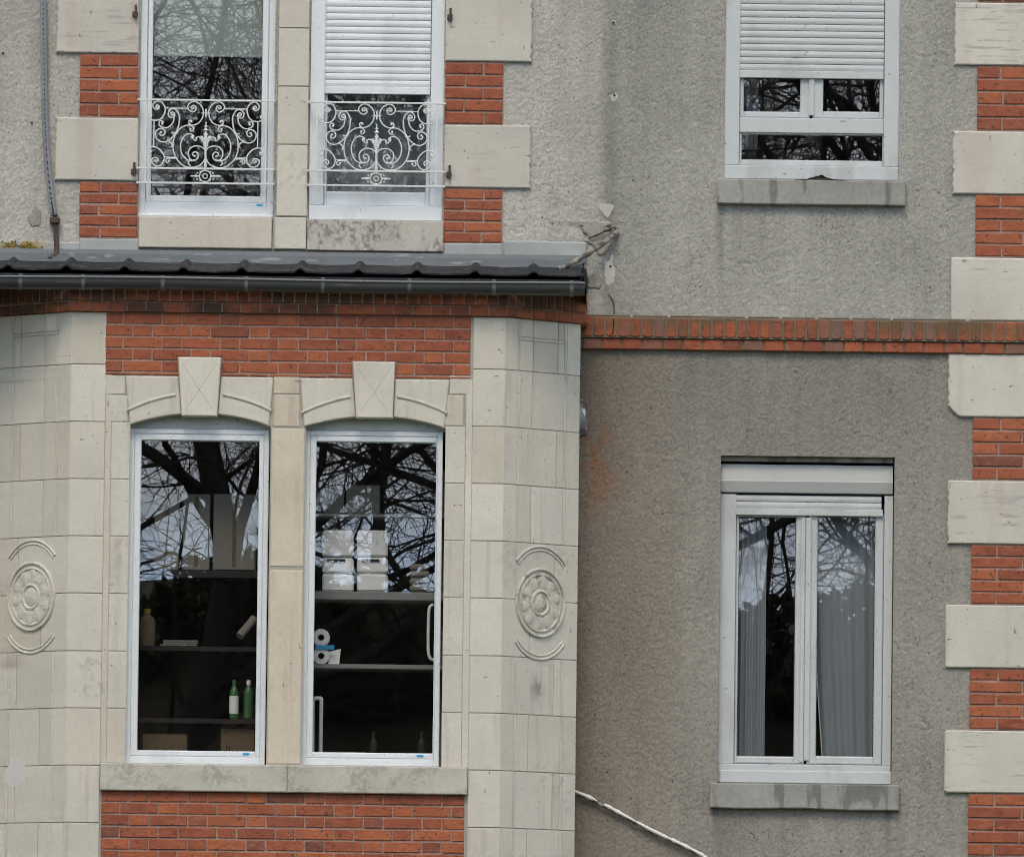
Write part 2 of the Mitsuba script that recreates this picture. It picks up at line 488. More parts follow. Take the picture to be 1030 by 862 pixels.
def piece(name, face, poly, d0, d1, bsdf, ch=0.003, jit=0.0, label=None):
    m, uv = block(face, poly, d0, d1, ch, jit)
    return add(name, m, bsdf, False, uv, label)


def R4(u0, u1, v0, v1):
    return [(u0, v0), (u1, v0), (u1, v1), (u0, v1)]


def bar(face, u0, u1, v0, v1, d0, d1, ch=0.002):
    return block(face, R4(u0, u1, v0, v1), d0, d1, ch)[0]


def cat(meshes):
    return trimesh.util.concatenate(meshes)


def tube(points, r, sides=6, cap=True):
    p = np.asarray(points, float)
    r = np.broadcast_to(r, (len(p),)).astype(float)
    t = np.gradient(p, axis=0)
    t /= np.linalg.norm(t, axis=1, keepdims=True) + 1e-12
    a = np.cross(t[0], [0, 0, 1.0] if abs(t[0][2]) < 0.9 else [1.0, 0, 0]); a /= np.linalg.norm(a)
    A = [a]
    for k in range(1, len(p)):
        a = A[-1] - t[k] * np.dot(A[-1], t[k]); a /= np.linalg.norm(a) + 1e-12
        A.append(a)
    A = np.array(A); B = np.cross(t, A)
    ang = np.arange(sides) * 2 * PI / sides
    v = p[:, None] + r[:, None, None] * (np.cos(ang)[None, :, None] * A[:, None] + np.sin(ang)[None, :, None] * B[:, None])
    i, j = np.meshgrid(np.arange(len(p) - 1), np.arange(sides), indexing='ij')
    q = np.stack([i * sides + j, i * sides + (j + 1) % sides, (i + 1) * sides + (j + 1) % sides, (i + 1) * sides + j], -1).reshape(-1, 4)
    f = np.vstack([q[:, [0, 1, 2]], q[:, [0, 2, 3]]])
    v = v.reshape(-1, 3)
    if cap:
        n = len(v)
        v = np.vstack([v, p[:1], p[-1:]])
        jj = np.arange(sides); kk = (jj + 1) % sides
        last = (len(p) - 1) * sides
        f = np.vstack([f, np.stack([kk, jj, jj * 0 + n], 1), np.stack([last + jj, last + kk, jj * 0 + n + 1], 1)])
    return trimesh.Trimesh(v, f, process=False)


def spline(pts, n=6):
    p = np.asarray(pts, float)
    p = np.vstack([2 * p[0] - p[1], p, 2 * p[-1] - p[-2]])
    out = []
    for k in range(1, len(p) - 2):
        for s in np.arange(n) / n:
            a, b, c, d = p[k - 1], p[k], p[k + 1], p[k + 2]
            out.append(0.5 * (2 * b + (c - a) * s + (2 * a - 5 * b + 4 * c - d) * s**2 + (3 * b - a - 3 * c + d) * s**3))
    out.append(p[-2])
    return np.array(out)


def lathe(profile, sides=24):
    """Profile of (r, h) round +z."""
    pr = np.asarray(profile, float)
    a = np.arange(sides) * 2 * PI / sides
    v = np.stack([pr[:, None, 0] * np.cos(a), pr[:, None, 0] * np.sin(a), np.broadcast_to(pr[:, None, 1], (len(pr), sides))], -1).reshape(-1, 3)
    i, j = np.meshgrid(np.arange(len(pr) - 1), np.arange(sides), indexing='ij')
    q = np.stack([i * sides + j, i * sides + (j + 1) % sides, (i + 1) * sides + (j + 1) % sides, (i + 1) * sides + j], -1).reshape(-1, 4)
    return trimesh.Trimesh(v, np.vstack([q[:, [0, 1, 2]], q[:, [0, 2, 3]]]), process=False)


def moved(m, loc, rot=None):
    m = m.copy()
    if rot is not None:
        m.vertices = m.vertices @ np.asarray(rot).T
    m.vertices = m.vertices + np.asarray(loc)
    return m


def rbox(x0, x1, y0, y1, z0, z1, c=0.004):
    """A box with all edges chamfered."""
    pts = []
    for sx in (0, 1):
        for sy in (0, 1):
            for sz in (0, 1):
                X, Y, Z = (x0, x1)[sx], (y0, y1)[sy], (z0, z1)[sz]
                dx, dy, dz = c * (1 - 2 * sx), c * (1 - 2 * sy), c * (1 - 2 * sz)
                pts += [(X + dx, Y + dy, Z), (X + dx, Y, Z + dz), (X, Y + dy, Z + dz)]
    return trimesh.convex.convex_hull(np.array(pts))


def profile_bar(face, prof, u0, u1):
    """Extrudes a closed profile of (v, d) along the face from u0 to u1."""
    pr = np.asarray(prof, float); k = len(pr)
    v = np.vstack([face.at(np.full(k, u), pr[:, 0], pr[:, 1]) for u in (u0, u1)])
    i = np.arange(k); j = (i + 1) % k
    f = np.vstack([np.stack([i, j, j + k], 1), np.stack([i, j + k, i + k], 1)])
    tri = np.array(earcut.triangulate_float64(pr, np.array([k], dtype=np.uint32))).reshape(-1, 3)
    m = trimesh.Trimesh(v, np.vstack([f, tri, tri[:, ::-1] + k]), process=False)
    trimesh.repair.fix_normals(m)
    return m


def flemish(name, face, u0, u1, v_top, rows, d, bsdf, phase=0.0, course=0.0708, holes=(), first=0, v_min=None, depth=0.07):
    """Bricks in Flemish bond, each its own piece, cut to the panel and round the given polygons."""
    Lst, Lhd, jt = 0.2215, 0.1075, 0.0095
    period = Lst + Lhd + 2 * jt
    for r in range(rows):
        v1 = v_top - r * course
        v0 = v1 - course + 0.0105
        if v_min is not None and v1 - 0.02 < v_min: break
        off = phase + ((r + first) % 2) * period / 2
        k = math.floor((u0 - off) / period) - 1
        while True:
            a = off + k * period
            if a > u1: break
            for s, L in ((a, Lst), (a + Lst + jt, Lhd)):
                b0, b1 = max(s, u0), min(s + L, u1)
                if b1 - b0 < 0.022: continue
                poly = R4(b0, b1, v0, v1)
                if holes:
                    g = sbox(b0, v0, b1, v1)
                    for h in holes: g = g.difference(h)
                    if g.is_empty: continue
                    if g.area < (b1 - b0) * (v1 - v0) - 1e-6:
                        for gg in getattr(g, 'geoms', [g]):
                            if gg.area > 0.0004:
                                gg = gg.simplify(0.0008)
                                piece(name, face, list(gg.exterior.coords)[:-1], d - depth, d + RNG.uniform(-0.002, 0.002), bsdf, 0.0025)
                        continue
                piece(name, face, poly, d - depth, d + RNG.uniform(-0.0015, 0.0015), bsdf, 0.003, 0.0015)
            k += 1


# ------------------------------------------------------------------ setting: ground and sky
def ground_mesh():
    xs = np.concatenate([np.linspace(-300, -40, 16), np.linspace(-36, 36, 73), np.linspace(40, 300, 16)])
    ys = np.concatenate([np.linspace(-400, -110, 12), np.linspace(-105, 12, 118), np.linspace(20, 300, 12)])
    X, Y = np.meshgrid(xs, ys)
    L = -Y
    z = np.interp(L, [-400, 3, 58, 63, 82, 100, 400], [0.0, 0.0, -2.5, -2.5, 6.0, 7.3, 14.0])
    p = np.stack([X * 0.23, Y * 0.23, X * 0], -1)
    z = z + (meshkit.fbm(p, 4, 3) - 0.5) * np.interp(L, [-400, 6, 60, 66, 400], [0, 0.0, 0.2, 1.4, 2.5])
    ny, nx = X.shape
    i, j = np.meshgrid(np.arange(ny - 1), np.arange(nx - 1), indexing='ij')
    q = np.stack([i * nx + j, i * nx + j + 1, (i + 1) * nx + j + 1, (i + 1) * nx + j], -1).reshape(-1, 4)
    return trimesh.Trimesh(np.stack([X, Y, z], -1).reshape(-1, 3), np.vstack([q[:, [0, 1, 2]], q[:, [0, 2, 3]]]), process=False)


add('ground', ground_mesh(), 'earth', True, kind='structure', label='dark leaf strewn ground rising to a wooded bank')

# ------------------------------------------------------------------ the house
house = thing('house', 'grey roughcast house wall with stone and brick quoins, seen behind and beside the bay', 'house')
HX0, HX1, HZ1 = -9.0, pix(1072, 431, 0)[0], 7.4

WIN_A = rect(141, -110, 277, 218, 0)
WIN_B = rect(312, -110, 447, 222, 0)
WIN_C = rect(729.5, -90, 905, 181, 0)
WIN_D = rect(723.5, 459, 898.5, 788, 0)
PROJ = 0.75                                  # how far the bay stands out
BAY_L, BAY_R = pix(-7, 600, -PROJ)[0], pix(580.5, 600, -PROJ)[0]
COR_L, COR_R = pix(68, 600, -PROJ)[0], pix(505, 600, -PROJ)[0]
CANT = BAY_R - COR_R
ROOF_Z = pix(290, 262, 0)[2]                 # where the bay's roof meets the wall
BAY_HOLE = (COR_L + 0.1, COR_R - 0.1, 0.3, 3.1)


def wall_slab():
    g = sbox(HX0, -0.5, HX1 - 0.012, HZ1)
    for (a, b, c, d) in (WIN_A, WIN_B, WIN_C, WIN_D, BAY_HOLE):
        g = g.difference(sbox(a, c, b, d))
    m = trimesh.creation.extrude_polygon(g, 0.30)
    v = m.vertices.copy()
    m.vertices = np.stack([v[:, 0], 0.316 - v[:, 2], v[:, 1]], 1)   # from y 0.016 to 0.316
    m.invert() if m.volume < 0 else None
    return m


def breaks(lo, hi, marks, step):
    m = sorted({lo, hi, *[k for k in marks if lo < k < hi]})
    out = [np.array([lo])]
    for a, b in zip(m[:-1], m[1:]):
        out.append(np.linspace(a, b, max(1, int(round((b - a) / step))) + 1)[1:])
    return np.concatenate(out)


def render_sheet():
    x0, x1 = -3.3, HX1
    z0, z1 = 0.35, 5.95
    holes = [WIN_A, WIN_B, WIN_C, WIN_D]
    xs = breaks(x0, x1, [h[k] for h in holes for k in (0, 1)], 0.0065)
    zs = breaks(z0, z1, [h[k] for h in holes for k in (2, 3)], 0.0065)
    X, Z = np.meshgrid(xs, zs)
    p = np.stack([X, Z, X * 0], -1)
    h = RNG.uniform(-0.0014, 0.0014, X.shape) + 0.0018 * (meshkit.noise(p * 80, 1) - 0.5) * 2 + 0.0022 * (meshkit.noise(p * 42, 2) - 0.5) * 2 * meshkit.noise(p * 4, 6)
    h += 0.010 * (meshkit.fbm(p * 2.3, 3, 4) - 0.5)
    # trowel marks and the torn patch where the bay's roof meets the wall
    s = pix(588, 228, 0)
    scar = np.exp(-(((X - s[0]) / 0.22) ** 2 + ((Z - s[2]) / 0.20) ** 2))
    h = h + scar * 0.030 * (meshkit.fbm(np.stack([X * 9 + Z * 5, Z * 16, X * 0], -1), 4, 8) - 0.42)
    keep = np.ones((len(zs) - 1, len(xs) - 1), bool)
    xc, zc = (xs[1:] + xs[:-1]) / 2, (zs[1:] + zs[:-1]) / 2
    XC, ZC = np.meshgrid(xc, zc)
    for (a, b, c, d) in holes:
        keep &= ~((XC > a) & (XC < b) & (ZC > c) & (ZC < d))
    keep &= ~((XC < BAY_R - 0.06) & (ZC < ROOF_Z - 0.10))
    nx = len(xs)
    i, j = np.nonzero(keep)
    q = np.stack([i * nx + j, i * nx + j + 1, (i + 1) * nx + j + 1, (i + 1) * nx + j], -1)
    f = np.vstack([q[:, [0, 1, 2]], q[:, [0, 2, 3]]])
    v = np.stack([X, -h, Z], -1).reshape(-1, 3)
    ids = np.unique(f)
    remap = np.zeros(len(v), int); remap[ids] = np.arange(len(ids))
    return trimesh.Trimesh(v[ids], remap[f], process=False)


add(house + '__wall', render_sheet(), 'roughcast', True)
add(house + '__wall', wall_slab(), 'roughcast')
add(house + '__wall', cat([rbox(HX0, HX1 - 0.3, 7.9, 8.2, -0.5, HZ1), rbox(HX0, HX0 + 0.3, 0.32, 7.9, -0.5, HZ1), rbox(HX1 - 0.312, HX1 - 0.012, 0.32, 7.9, -0.5, HZ1)]), 'roughcast')
hip = trimesh.convex.convex_hull(np.array([(HX0 - 0.3, -0.3, HZ1), (HX1 + 0.3, -0.3, HZ1), (HX0 - 0.3, 8.4, HZ1), (HX1 + 0.3, 8.4, HZ1), (HX0 - 0.3, -0.3, HZ1 + 0.15), (HX1 + 0.3, -0.3, HZ1 + 0.15),
                                            (HX0 - 0.3, 8.4, HZ1 + 0.15), (HX1 + 0.3, 8.4, HZ1 + 0.15), (HX0 + 3, 4, HZ1 + 3.5), (HX1 - 3, 4, HZ1 + 3.5)]))
add(house + '__roof', hip, 'slate')


def room(x0, x1, y0, y1, z0, z1):
    """Five faces of a room, open towards the facade."""
    v = np.array([(x, y, z) for x in (x0, x1) for y in (y0, y1) for z in (z0, z1)], float)
    q = np.array([(2, 3, 7, 6), (0, 1, 3, 2), (4, 6, 7, 5), (0, 2, 6, 4), (1, 5, 7, 3)])
    return trimesh.Trimesh(v, np.vstack([q[:, [0, 1, 2]], q[:, [0, 2, 3]]]), process=False)


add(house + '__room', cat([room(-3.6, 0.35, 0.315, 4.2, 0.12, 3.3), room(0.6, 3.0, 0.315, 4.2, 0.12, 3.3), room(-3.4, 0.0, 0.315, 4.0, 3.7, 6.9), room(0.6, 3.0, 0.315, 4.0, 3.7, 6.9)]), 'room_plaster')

# quoins: the window surround at the upper left, and the corner of the house on the right
WALL = house + '__wall'


def quoin_stone(x0, y0, x1, y1, chip=0, right=False):
    u0, u1, v0, v1 = rect(x0, y0, x1, y1, 0)
    q = RNG.uniform(0.003, 0.013, 8)
    poly = [(u0 + q[0], v0), (u1 - q[1], v0), (u1, v0 + q[2]), (u1, v1 - q[3]), (u1 - q[4], v1), (u0 + q[5], v1), (u0, v1 - q[6]), (u0, v0 + q[7])]
    if chip:                                    # chipped, tooled outer arris
        e = u1 if right else u0
        s = -1 if right else 1
        vs = np.linspace(v0, v1, 15)
        es = e + s * RNG.uniform(0, 0.010, 15) * (np.arange(15) % 2)
        side = list(zip(es, vs))
        if chip == 2: side[0] = (e + s * 0.07, v0); side[1] = (e + s * 0.03, v0 + 0.035); side[2] = (e, v0 + 0.07)
        poly = ([(u0, v0)] + side + [(u0, v1)]) if right else ([(u1, v1)] + side[::-1] + [(u1, v0)])
    piece(WALL + '__stone', FRONT, poly, -0.02, 0.024, 'quoin_stone', 0.007, 0.0 if chip else 0.001)


def quoin_bricks(x0, y0, x1, y1, rows, long_left, course=None):
    u0, u1, v0, v1 = rect(x0, y0, x1, y1, 0)
    m, uv = block(FRONT, R4(u0, u1, v0 - 0.004, v1 + 0.004), -0.02, 0.008, 0.001)
    add(WALL + '__mortar', m, 'brick_mortar', False, uv)
    c = (v1 - v0) / rows
    cut = 0.57
    for r in range(rows):
        a, b = v1 - (r + 1) * c + 0.006, v1 - r * c - 0.006
        frac = 0.66 if (r + long_left) % 2 == 0 else 0.34
        if x1 > 1030: frac = 0.28 if (r + long_left) % 2 == 0 else 0.55
        s = u0 + (u1 - u0) * (frac + RNG.uniform(-0.02, 0.02))
        cuts = [u0, s, u1]
        if x1 > 1030: cuts = [u0, s, s + (u1 - u0) * 0.38, u1]
        for k in range(len(cuts) - 1):
            piece(WALL + '__brick', FRONT, R4(cuts[k] + (0.006 if k else 0.0), cuts[k + 1] - 0.006, a, b), -0.015, 0.016 + RNG.uniform(-0.002, 0.002), 'red_brick', 0.004, 0.0018)


quoin_stone(57, -12, 140, 54, 1)
quoin_bricks(80.5, 55, 140, 118, 5, 1)
quoin_stone(55.5, 119, 139, 182, 1)
quoin_bricks(80, 183.5, 139, 239.5, 5, 1)
quoin_bricks(81.5, -72, 141, -13, 5, 0)
quoin_stone(448.5, -8, 535.5, 62.5, 1, True)
quoin_bricks(447.7, 63.5, 506.5, 125.5, 5, 0)
quoin_stone(447, 126.5, 534, 189.5, 1, True)
quoin_bricks(446.5, 190.5, 505.5, 245, 5, 0)
quoin_bricks(449, -72, 507, -9, 5, 0)
for (x, y0, y1, chip) in ((960, 4, 66.5, 1), (958, 133, 196, 1), (956.5, 260, 323, 0), (953.5, 356.5, 420, 2), (953, 484, 547.5, 1), (951, 609, 672, 0), (950, 735, 797.5, 0), (962, -122, -60, 0), (948, 862, 926, 0)):
    quoin_stone(x, y0, 1072, y1, chip)
for (x, y0, y1) in ((983, 67.5, 132), (981, 197, 259), (978.5, 421, 483), (977, 548.5, 608), (975.5, 673, 734), (974, 798.5, 861), (984, -59, 3)):
    quoin_bricks(x, y0, 1071, y1, 5, 0)
# the corner's other side, round the edge of the picture
add(house + '__wall', rbox(HX1 - 0.012, HX1 - 0.002, -0.005, 8.2, -0.5, HZ1, 0.001), 'quoin_stone')

# stone mullion between the upper windows, and the sills
u0, u1, _, _ = rect(279.5, 0, 310, 218, 0)
zz = [pix(294, y, 0)[2] for y in (-100, -29, 29, 87.5, 146, 218)]
add(house + '__mullion', bar(FRONT, u0 + 0.004, u1 - 0.004, zz[-1], zz[0], -0.3, 0.010), 'stone_mortar')
for a, b in zip(zz[1:], zz[:-1]):
    piece(house + '__mullion__stone', FRONT, R4(u0, u1, a + 0.0025, b - 0.0025), -0.2, 0.020, 'limestone', 0.003, 0.001)
for (x0, y0, x1, y1, m) in ((140, 219, 273.5, 250, 'limestone'), (274.5, 219.5, 308, 251, 'limestone'), (309, 222.5, 446, 253, 'mouldy_stone')):
    u0, u1, v0, v1 = rect(x0, y0, x1, y1, 0)
    piece(house + '__sill', FRONT, R4(u0, u1, v0, v1), -0.28, 0.035, m, 0.004, 0.0005, 'pale stone sill streaked with black mould' if m == 'mouldy_stone' else None)

u0, u1, v0, v1 = rect(721.5, 182, 910.5, 207, 0)
piece(house + '__sill', FRONT, [(u0, v0 + 0.003), (u0 + 0.3, v0), (u1, v0 + 0.002), (u1, v1), (u0, v1)], -0.28, 0.05, 'sill_stone', 0.006, 0, 'stained grey sill under the shuttered window')
u0, u1, v0, v1 = rect(714, 788.5, 904, 814, 0)
piece(house + '__sill', FRONT, [(u0, v0 + 0.004), (u0 + 0.2, v0), (u0 + 0.55, v0 + 0.006), (u0 + 0.8, v0 - 0.002), (u1, v0), (u1, v1), (u0, v1)], -0.28, 0.05, 'sill_stone', 0.006, 0, 'worn grey sill under the curtained window')

# brick band along the wall
band = house + '__brick_band'
u0, u1 = BAY_R - 0.05, HX1 + 0.03
vt, vm, vb = pix(800, 322, 0)[2], pix(800, 342, 0)[2], pix(800, 354, 0)[2]
add(band, cat([bar(FRONT, u0, u1, vm - 0.004, vt + 0.004, -0.02, 0.050), bar(FRONT, u0, u1, vb + 0.003, vm - 0.004, -0.02, 0.028), bar(FRONT, u0, u1, vt + 0.002, vt + 0.016, -0.02, 0.046, 0.008)]), 'grimy_mortar', label='red brick string course with green lichen on its upper row')
u = u0
while u < u1:
    w = 0.0605 + RNG.uniform(-0.004, 0.004)
    top = vt - RNG.uniform(0, 0.006)
    piece(band + '__brick', FRONT, [(u, vm + 0.010), (u + w * 0.3, vm + 0.003), (u + w * 0.7, vm + 0.003), (u + w, vm + 0.010), (u + w, top), (u, top)], -0.0, 0.058 + RNG.uniform(-0.003, 0.003), 'weathered_brick', 0.004, 0.0008)
    u += w + 0.011
u = u0 - 0.05
while u < u1:
    w = 0.110 + RNG.uniform(-0.006, 0.006)
    piece(band + '__brick', FRONT, R4(max(u, u0), u + w, vb + 0.001, vm - 0.008), -0.0, 0.038 + RNG.uniform(-0.002, 0.002), 'weathered_brick', 0.004, 0.0015)
    u += w + 0.011


# ------------------------------------------------------------------ windows
def frame_ring(face, o, i, d0, d1, ch=0.003):
    """Four mitre-free bars of a frame between the outer and inner rectangles."""
    (a0, a1, b0, b1), (c0, c1, e0, e1) = o, i
    return cat([bar(face, a0, c0, b0, b1, d0, d1, ch), bar(face, c1, a1, b0, b1, d0, d1, ch), bar(face, c0, c1, b0, e0, d0, d1, ch), bar(face, c0, c1, e1, b1, d0, d1, ch)])


def pane(face, r, d):
    v = face.at(np.array([r[0], r[1], r[1], r[0]]), np.array([r[2], r[2], r[3], r[3]]), np.full(4, d))
    return trimesh.Trimesh(v, [(0, 1, 2), (0, 2, 3)], process=False)


def shutter(w, u0, u1, v_low, v_top, d, bsdf, pitch=0.0405, face=FRONT):
    v = v_low
    while v < v_top:
        prof = [(v + 0.001, d), (v + 0.004, d + 0.0045), (v + pitch * 0.45, d + 0.0075), (v + pitch * 0.8, d + 0.006), (v + pitch - 0.003, d + 0.002), (v + pitch - 0.0005, d - 0.003), (v + 0.001, d - 0.004)]
        j = RNG.uniform(-0.0008, 0.0008)
        prof = [(a, b + j) for a, b in prof]
        add(w + '__slat', profile_bar(face, prof, u0, u1), bsdf)
        v += pitch


# upper left, the window with the half drawn blind
w = key_for(house + '__window')
labels[w] = {'label': 'white framed window with a grey green blind half down, behind the left railing'}
o = rect(141, -110, 277, 217, 0)
i = rect(148, -104, 270.5, 203.5, 0)
g = rect(153.5, -98, 263.8, 196.5, 0)
scene[w] = mikit.ply(frame_ring(FRONT, o, i, -0.14, -0.030), 'white_frame')
add(w + '__sash', cat([frame_ring(FRONT, (i[0] + 0.002, i[1] - 0.002, i[2] + 0.002, i[3] - 0.002), g, -0.12, -0.045, 0.006)]), 'white_frame')
add(w + '__gasket', frame_ring(FRONT, (g[0] - 0.004, g[1] + 0.004, g[2] - 0.004, g[3] + 0.004), (g[0] + 0.004, g[1] - 0.004, g[2] + 0.004, g[3] - 0.004), -0.1, -0.062, 0.001), 'gasket')
add(w + '__pane', pane(FRONT, g, -0.065), 'window_glass')
add(w + '__drip_bar', bar(FRONT, o[0], o[1], o[2] - 0.008, o[2] + 0.008, -0.1, -0.004, 0.003), 'white_frame')
st = pix(261, 206.5, 0.03)
e_ = lathe([(0.0225, 0.0), (0.021, 0.0018), (0.0005, 0.0022)], 20)
e_.vertices[:, 1] *= 0.33
add(w + '__sticker', moved(e_, (st[0], 0.0303, st[2]), np.array([[1, 0, 0], [0, 0, -1], [0, 1, 0]])), 'blue_print')
b0, b1, c0, c1 = rect(150, -100, 267, 59, 0.35)
add('roller_blind', cat([bar(FRONT, b0, b1, c0, c1, -0.162, -0.16, 0.0005), bar(FRONT, b0, b1, c0 - 0.012, c0 + 0.004, -0.168, -0.154, 0.003)]), 'blind_fabric')
labels['roller_blind'] = {'label': 'grey green blind half drawn behind the upper left window pane', 'category': 'blind'}

# upper left, the window with the lowered shutter
w = key_for(house + '__window')
labels[w] = {'label': 'window with white roller shutter three quarters down, behind the right railing'}
o = rect(312.5, -110, 447, 222, 0)
i = rect(327, -100, 434, 207, 0)
g = rect(330, -98, 430, 192.5, 0)
scene[w] = mikit.ply(cat([bar(FRONT, o[0], i[0], i[2], o[3], -0.13, -0.010), bar(FRONT, i[1], o[1], i[2], o[3], -0.13, -0.010), bar(FRONT, o[0], o[1], o[2], i[2] - 0.002, -0.13, -0.004, 0.004)]), 'white_frame')
add(w + '__sash', frame_ring(FRONT, (i[0] + 0.001, i[1] - 0.001, i[2] + 0.001, i[3]), g, -0.12, -0.055, 0.006), 'white_frame')
add(w + '__pane', pane(FRONT, g, -0.075), 'window_glass')
s = rect(327, -100, 434, 94.5, 0)
e = rect(327, 87, 434, 94.5, 0)
add(w + '__end_bar', bar(FRONT, s[0] + 0.002, s[1] - 0.002, e[2], e[3], -0.045, -0.028, 0.003), 'white_frame')
shutter(w, s[0] + 0.002, s[1] - 0.002, e[3], s[3], -0.040, 'white_frame')

# upper right, shutter over a pair of sashes and a fixed lower light
w = key_for(house + '__window')
labels[w] = {'label': 'upper right window with roller shutter half down over two sashes and a low fixed pane'}
o = rect(729.5, -90, 905, 181, 0)
i = rect(744.5, -84, 890, 167, 0)
tr = rect(744.5, 119, 890, 134, 0)
scene[w] = mikit.ply(cat([bar(FRONT, o[0], i[0], i[2], o[3], -0.12, -0.006), bar(FRONT, i[1], o[1], i[2], o[3], -0.12, -0.006), bar(FRONT, o[0], o[1], o[2], i[2] - 0.002, -0.12, 0.0, 0.004)]), 'aged_white_frame')
add(w + '__transom', bar(FRONT, i[0], i[1], tr[2], tr[3], -0.12, -0.020, 0.004), 'aged_white_frame')
gl, gr = rect(749, -70, 806, 112, 0), rect(829, -70, 886, 112, 0)
for q, (a, b) in zip((gl, gr), ((i[0] + 0.002, rect(816, 0, 817, 1, 0)[0]), (rect(818.5, 0, 819, 1, 0)[0], i[1] - 0.002))):
    s_ = add(w + '__sash', frame_ring(FRONT, (a, b, tr[3] + 0.002, i[3]), q, -0.11, -0.038, 0.006), 'aged_white_frame')
    add(w + '__pane', pane(FRONT, q, -0.06), 'window_glass')
m_ = rect(814.5, -70, 820, 116, 0)
add(w + '__cover_strip', bar(FRONT, m_[0], m_[1], m_[2], m_[3], -0.04, -0.024, 0.004), 'aged_white_frame')
gb = rect(746, 135, 888, 161, 0)
add(w + '__sash', frame_ring(FRONT, (i[0] + 0.002, i[1] - 0.002, i[2], tr[2] - 0.002), gb, -0.11, -0.030, 0.004), 'aged_white_frame')
add(w + '__pane', pane(FRONT, gb, -0.05), 'window_glass')
s, e = rect(744.5, -84, 890, 79, 0), rect(744.5, 71.5, 890, 79, 0)
add(w + '__end_bar', bar(FRONT, s[0] + 0.002, s[1] - 0.002, e[2], e[3], -0.034, -0.012, 0.003), 'aged_white_frame')
shutter(w, s[0] + 0.002, s[1] - 0.002, e[3], s[3], -0.024, 'aged_white_frame')

# lower right, the pair of sashes with curtains
FD = Face((0, 0.045, 0), (1, 0, 0))
w = key_for(house + '__window')
labels[w] = {'label': 'lower right double sash window with curtains under a grey shutter box'}
o = rect(723.5, 497, 897.5, 787, 0)
i = rect(739.5, 499, 889, 768, 0)
scene[w] = mikit.ply(cat([bar(FD, o[0], i[0], i[2], o[3], -0.13, -0.022), bar(FD, i[1], o[1], i[2], o[3], -0.13, -0.022), bar(FD, o[0], o[1], o[2], i[2] - 0.002, -0.13, -0.010, 0.004)]), 'aged_white_frame')
q0 = rect(723.5, 775, 897.5, 787.5, 0)
add(w + '__base_board', bar(FD, q0[0] + 0.003, q0[1] - 0.003, q0[2], q0[3], -0.06, -0.002, 0.004), 'aged_white_frame')
gl, gr = rect(742.5, 519, 800, 760, 0), rect(822, 519, 880, 760, 0)
mid0, mid1 = rect(810.5, 520, 811, 760, 0)[0], rect(812.5, 520, 813, 760, 0)[0]
top = rect(739, 515, 890, 518, 0)[3]
for q, (a, b) in zip((gl, gr), ((i[0] + 0.002, mid0), (mid1, i[1] - 0.002))):
    add(w + '__sash', frame_ring(FD, (a, b, i[2] + 0.002, top), q, -0.12, -0.040, 0.007), 'aged_white_frame')
    add(w + '__pane', pane(FD, q, -0.065), 'window_glass')
    add(w + '__gasket', frame_ring(FD, (q[0] - 0.003, q[1] + 0.003, q[2] - 0.003, q[3] + 0.003), (q[0] + 0.004, q[1] - 0.004, q[2] + 0.004, q[3] - 0.004), -0.1, -0.058, 0.001), 'gasket')
m_ = rect(805, 520, 815.5, 766, 0)
add(w + '__cover_strip', cat([bar(FD, m_[0], m_[0] + 0.028, m_[2], m_[3], -0.045, -0.030, 0.004), bar(FD, m_[0] + 0.029, m_[1], m_[2] + 0.01, m_[3], -0.045, -0.022, 0.004)]), 'aged_white_frame')
s, e = rect(740, 497, 889, 517.5, 0), rect(740, 511, 889, 518, 0)
add(w + '__end_bar', bar(FD, s[0] + 0.002, s[1] - 0.002, e[2], e[3], -0.055, -0.018, 0.003), 'aged_white_frame')
shutter(w, s[0] + 0.002, s[1] - 0.012, e[3], s[3] - 0.02, -0.034, 'aged_white_frame', face=FD)
bx_ = rect(725.5, 466, 898.5, 497, 0)
t0, t1, t2 = pix(811, 467, 0)[2], pix(811, 484, 0)[2], pix(811, 496, 0)[2]
add(w + '__shutter_box', profile_bar(FD, [(t2, -0.06), (t2 + 0.006, -0.012), (t1, 0.004), (t1 + 0.006, 0.0), (t0, -0.020), (t0, -0.12), (t2, -0.12)], bx_[0], bx_[1]), 'shutter_grey', label='sagging pale shutter box under the window head')
ls = rect(725, 459, 899, 464, 0)
add(w + '__head_strip', bar(FD, ls[0], ls[1], ls[2], ls[3], -0.10, -0.004, 0.003), 'sill_stone')

# curtains behind it
def curtain(u0, u1, z0, z1, y, folds, lean_l=0.0, amp=0.02, seed=0):
    nu, nv = 80, 24
    s, t = np.meshgrid(np.linspace(0, 1, nu), np.linspace(0, 1, nv))
    left = u0 + lean_l * (1 - t) ** 1.5
    U = left + (u1 - left) * s
    Y = y + amp * np.sin(s * folds * 2 * PI + 0.8 * np.sin(t * 2 + seed)) * (0.6 + 0.4 * t) + 0.01 * np.sin(s * 31 + seed)
    V = z0 + (z1 - z0) * t
    i, j = np.meshgrid(np.arange(nv - 1), np.arange(nu - 1), indexing='ij')
    q = np.stack([i * nu + j, i * nu + j + 1, (i + 1) * nu + j + 1, (i + 1) * nu + j], -1).reshape(-1, 4)
    return trimesh.Trimesh(np.stack([U, Y, V], -1).reshape(-1, 3), np.vstack([q[:, [0, 1, 2]], q[:, [0, 2, 3]]]), process=False)


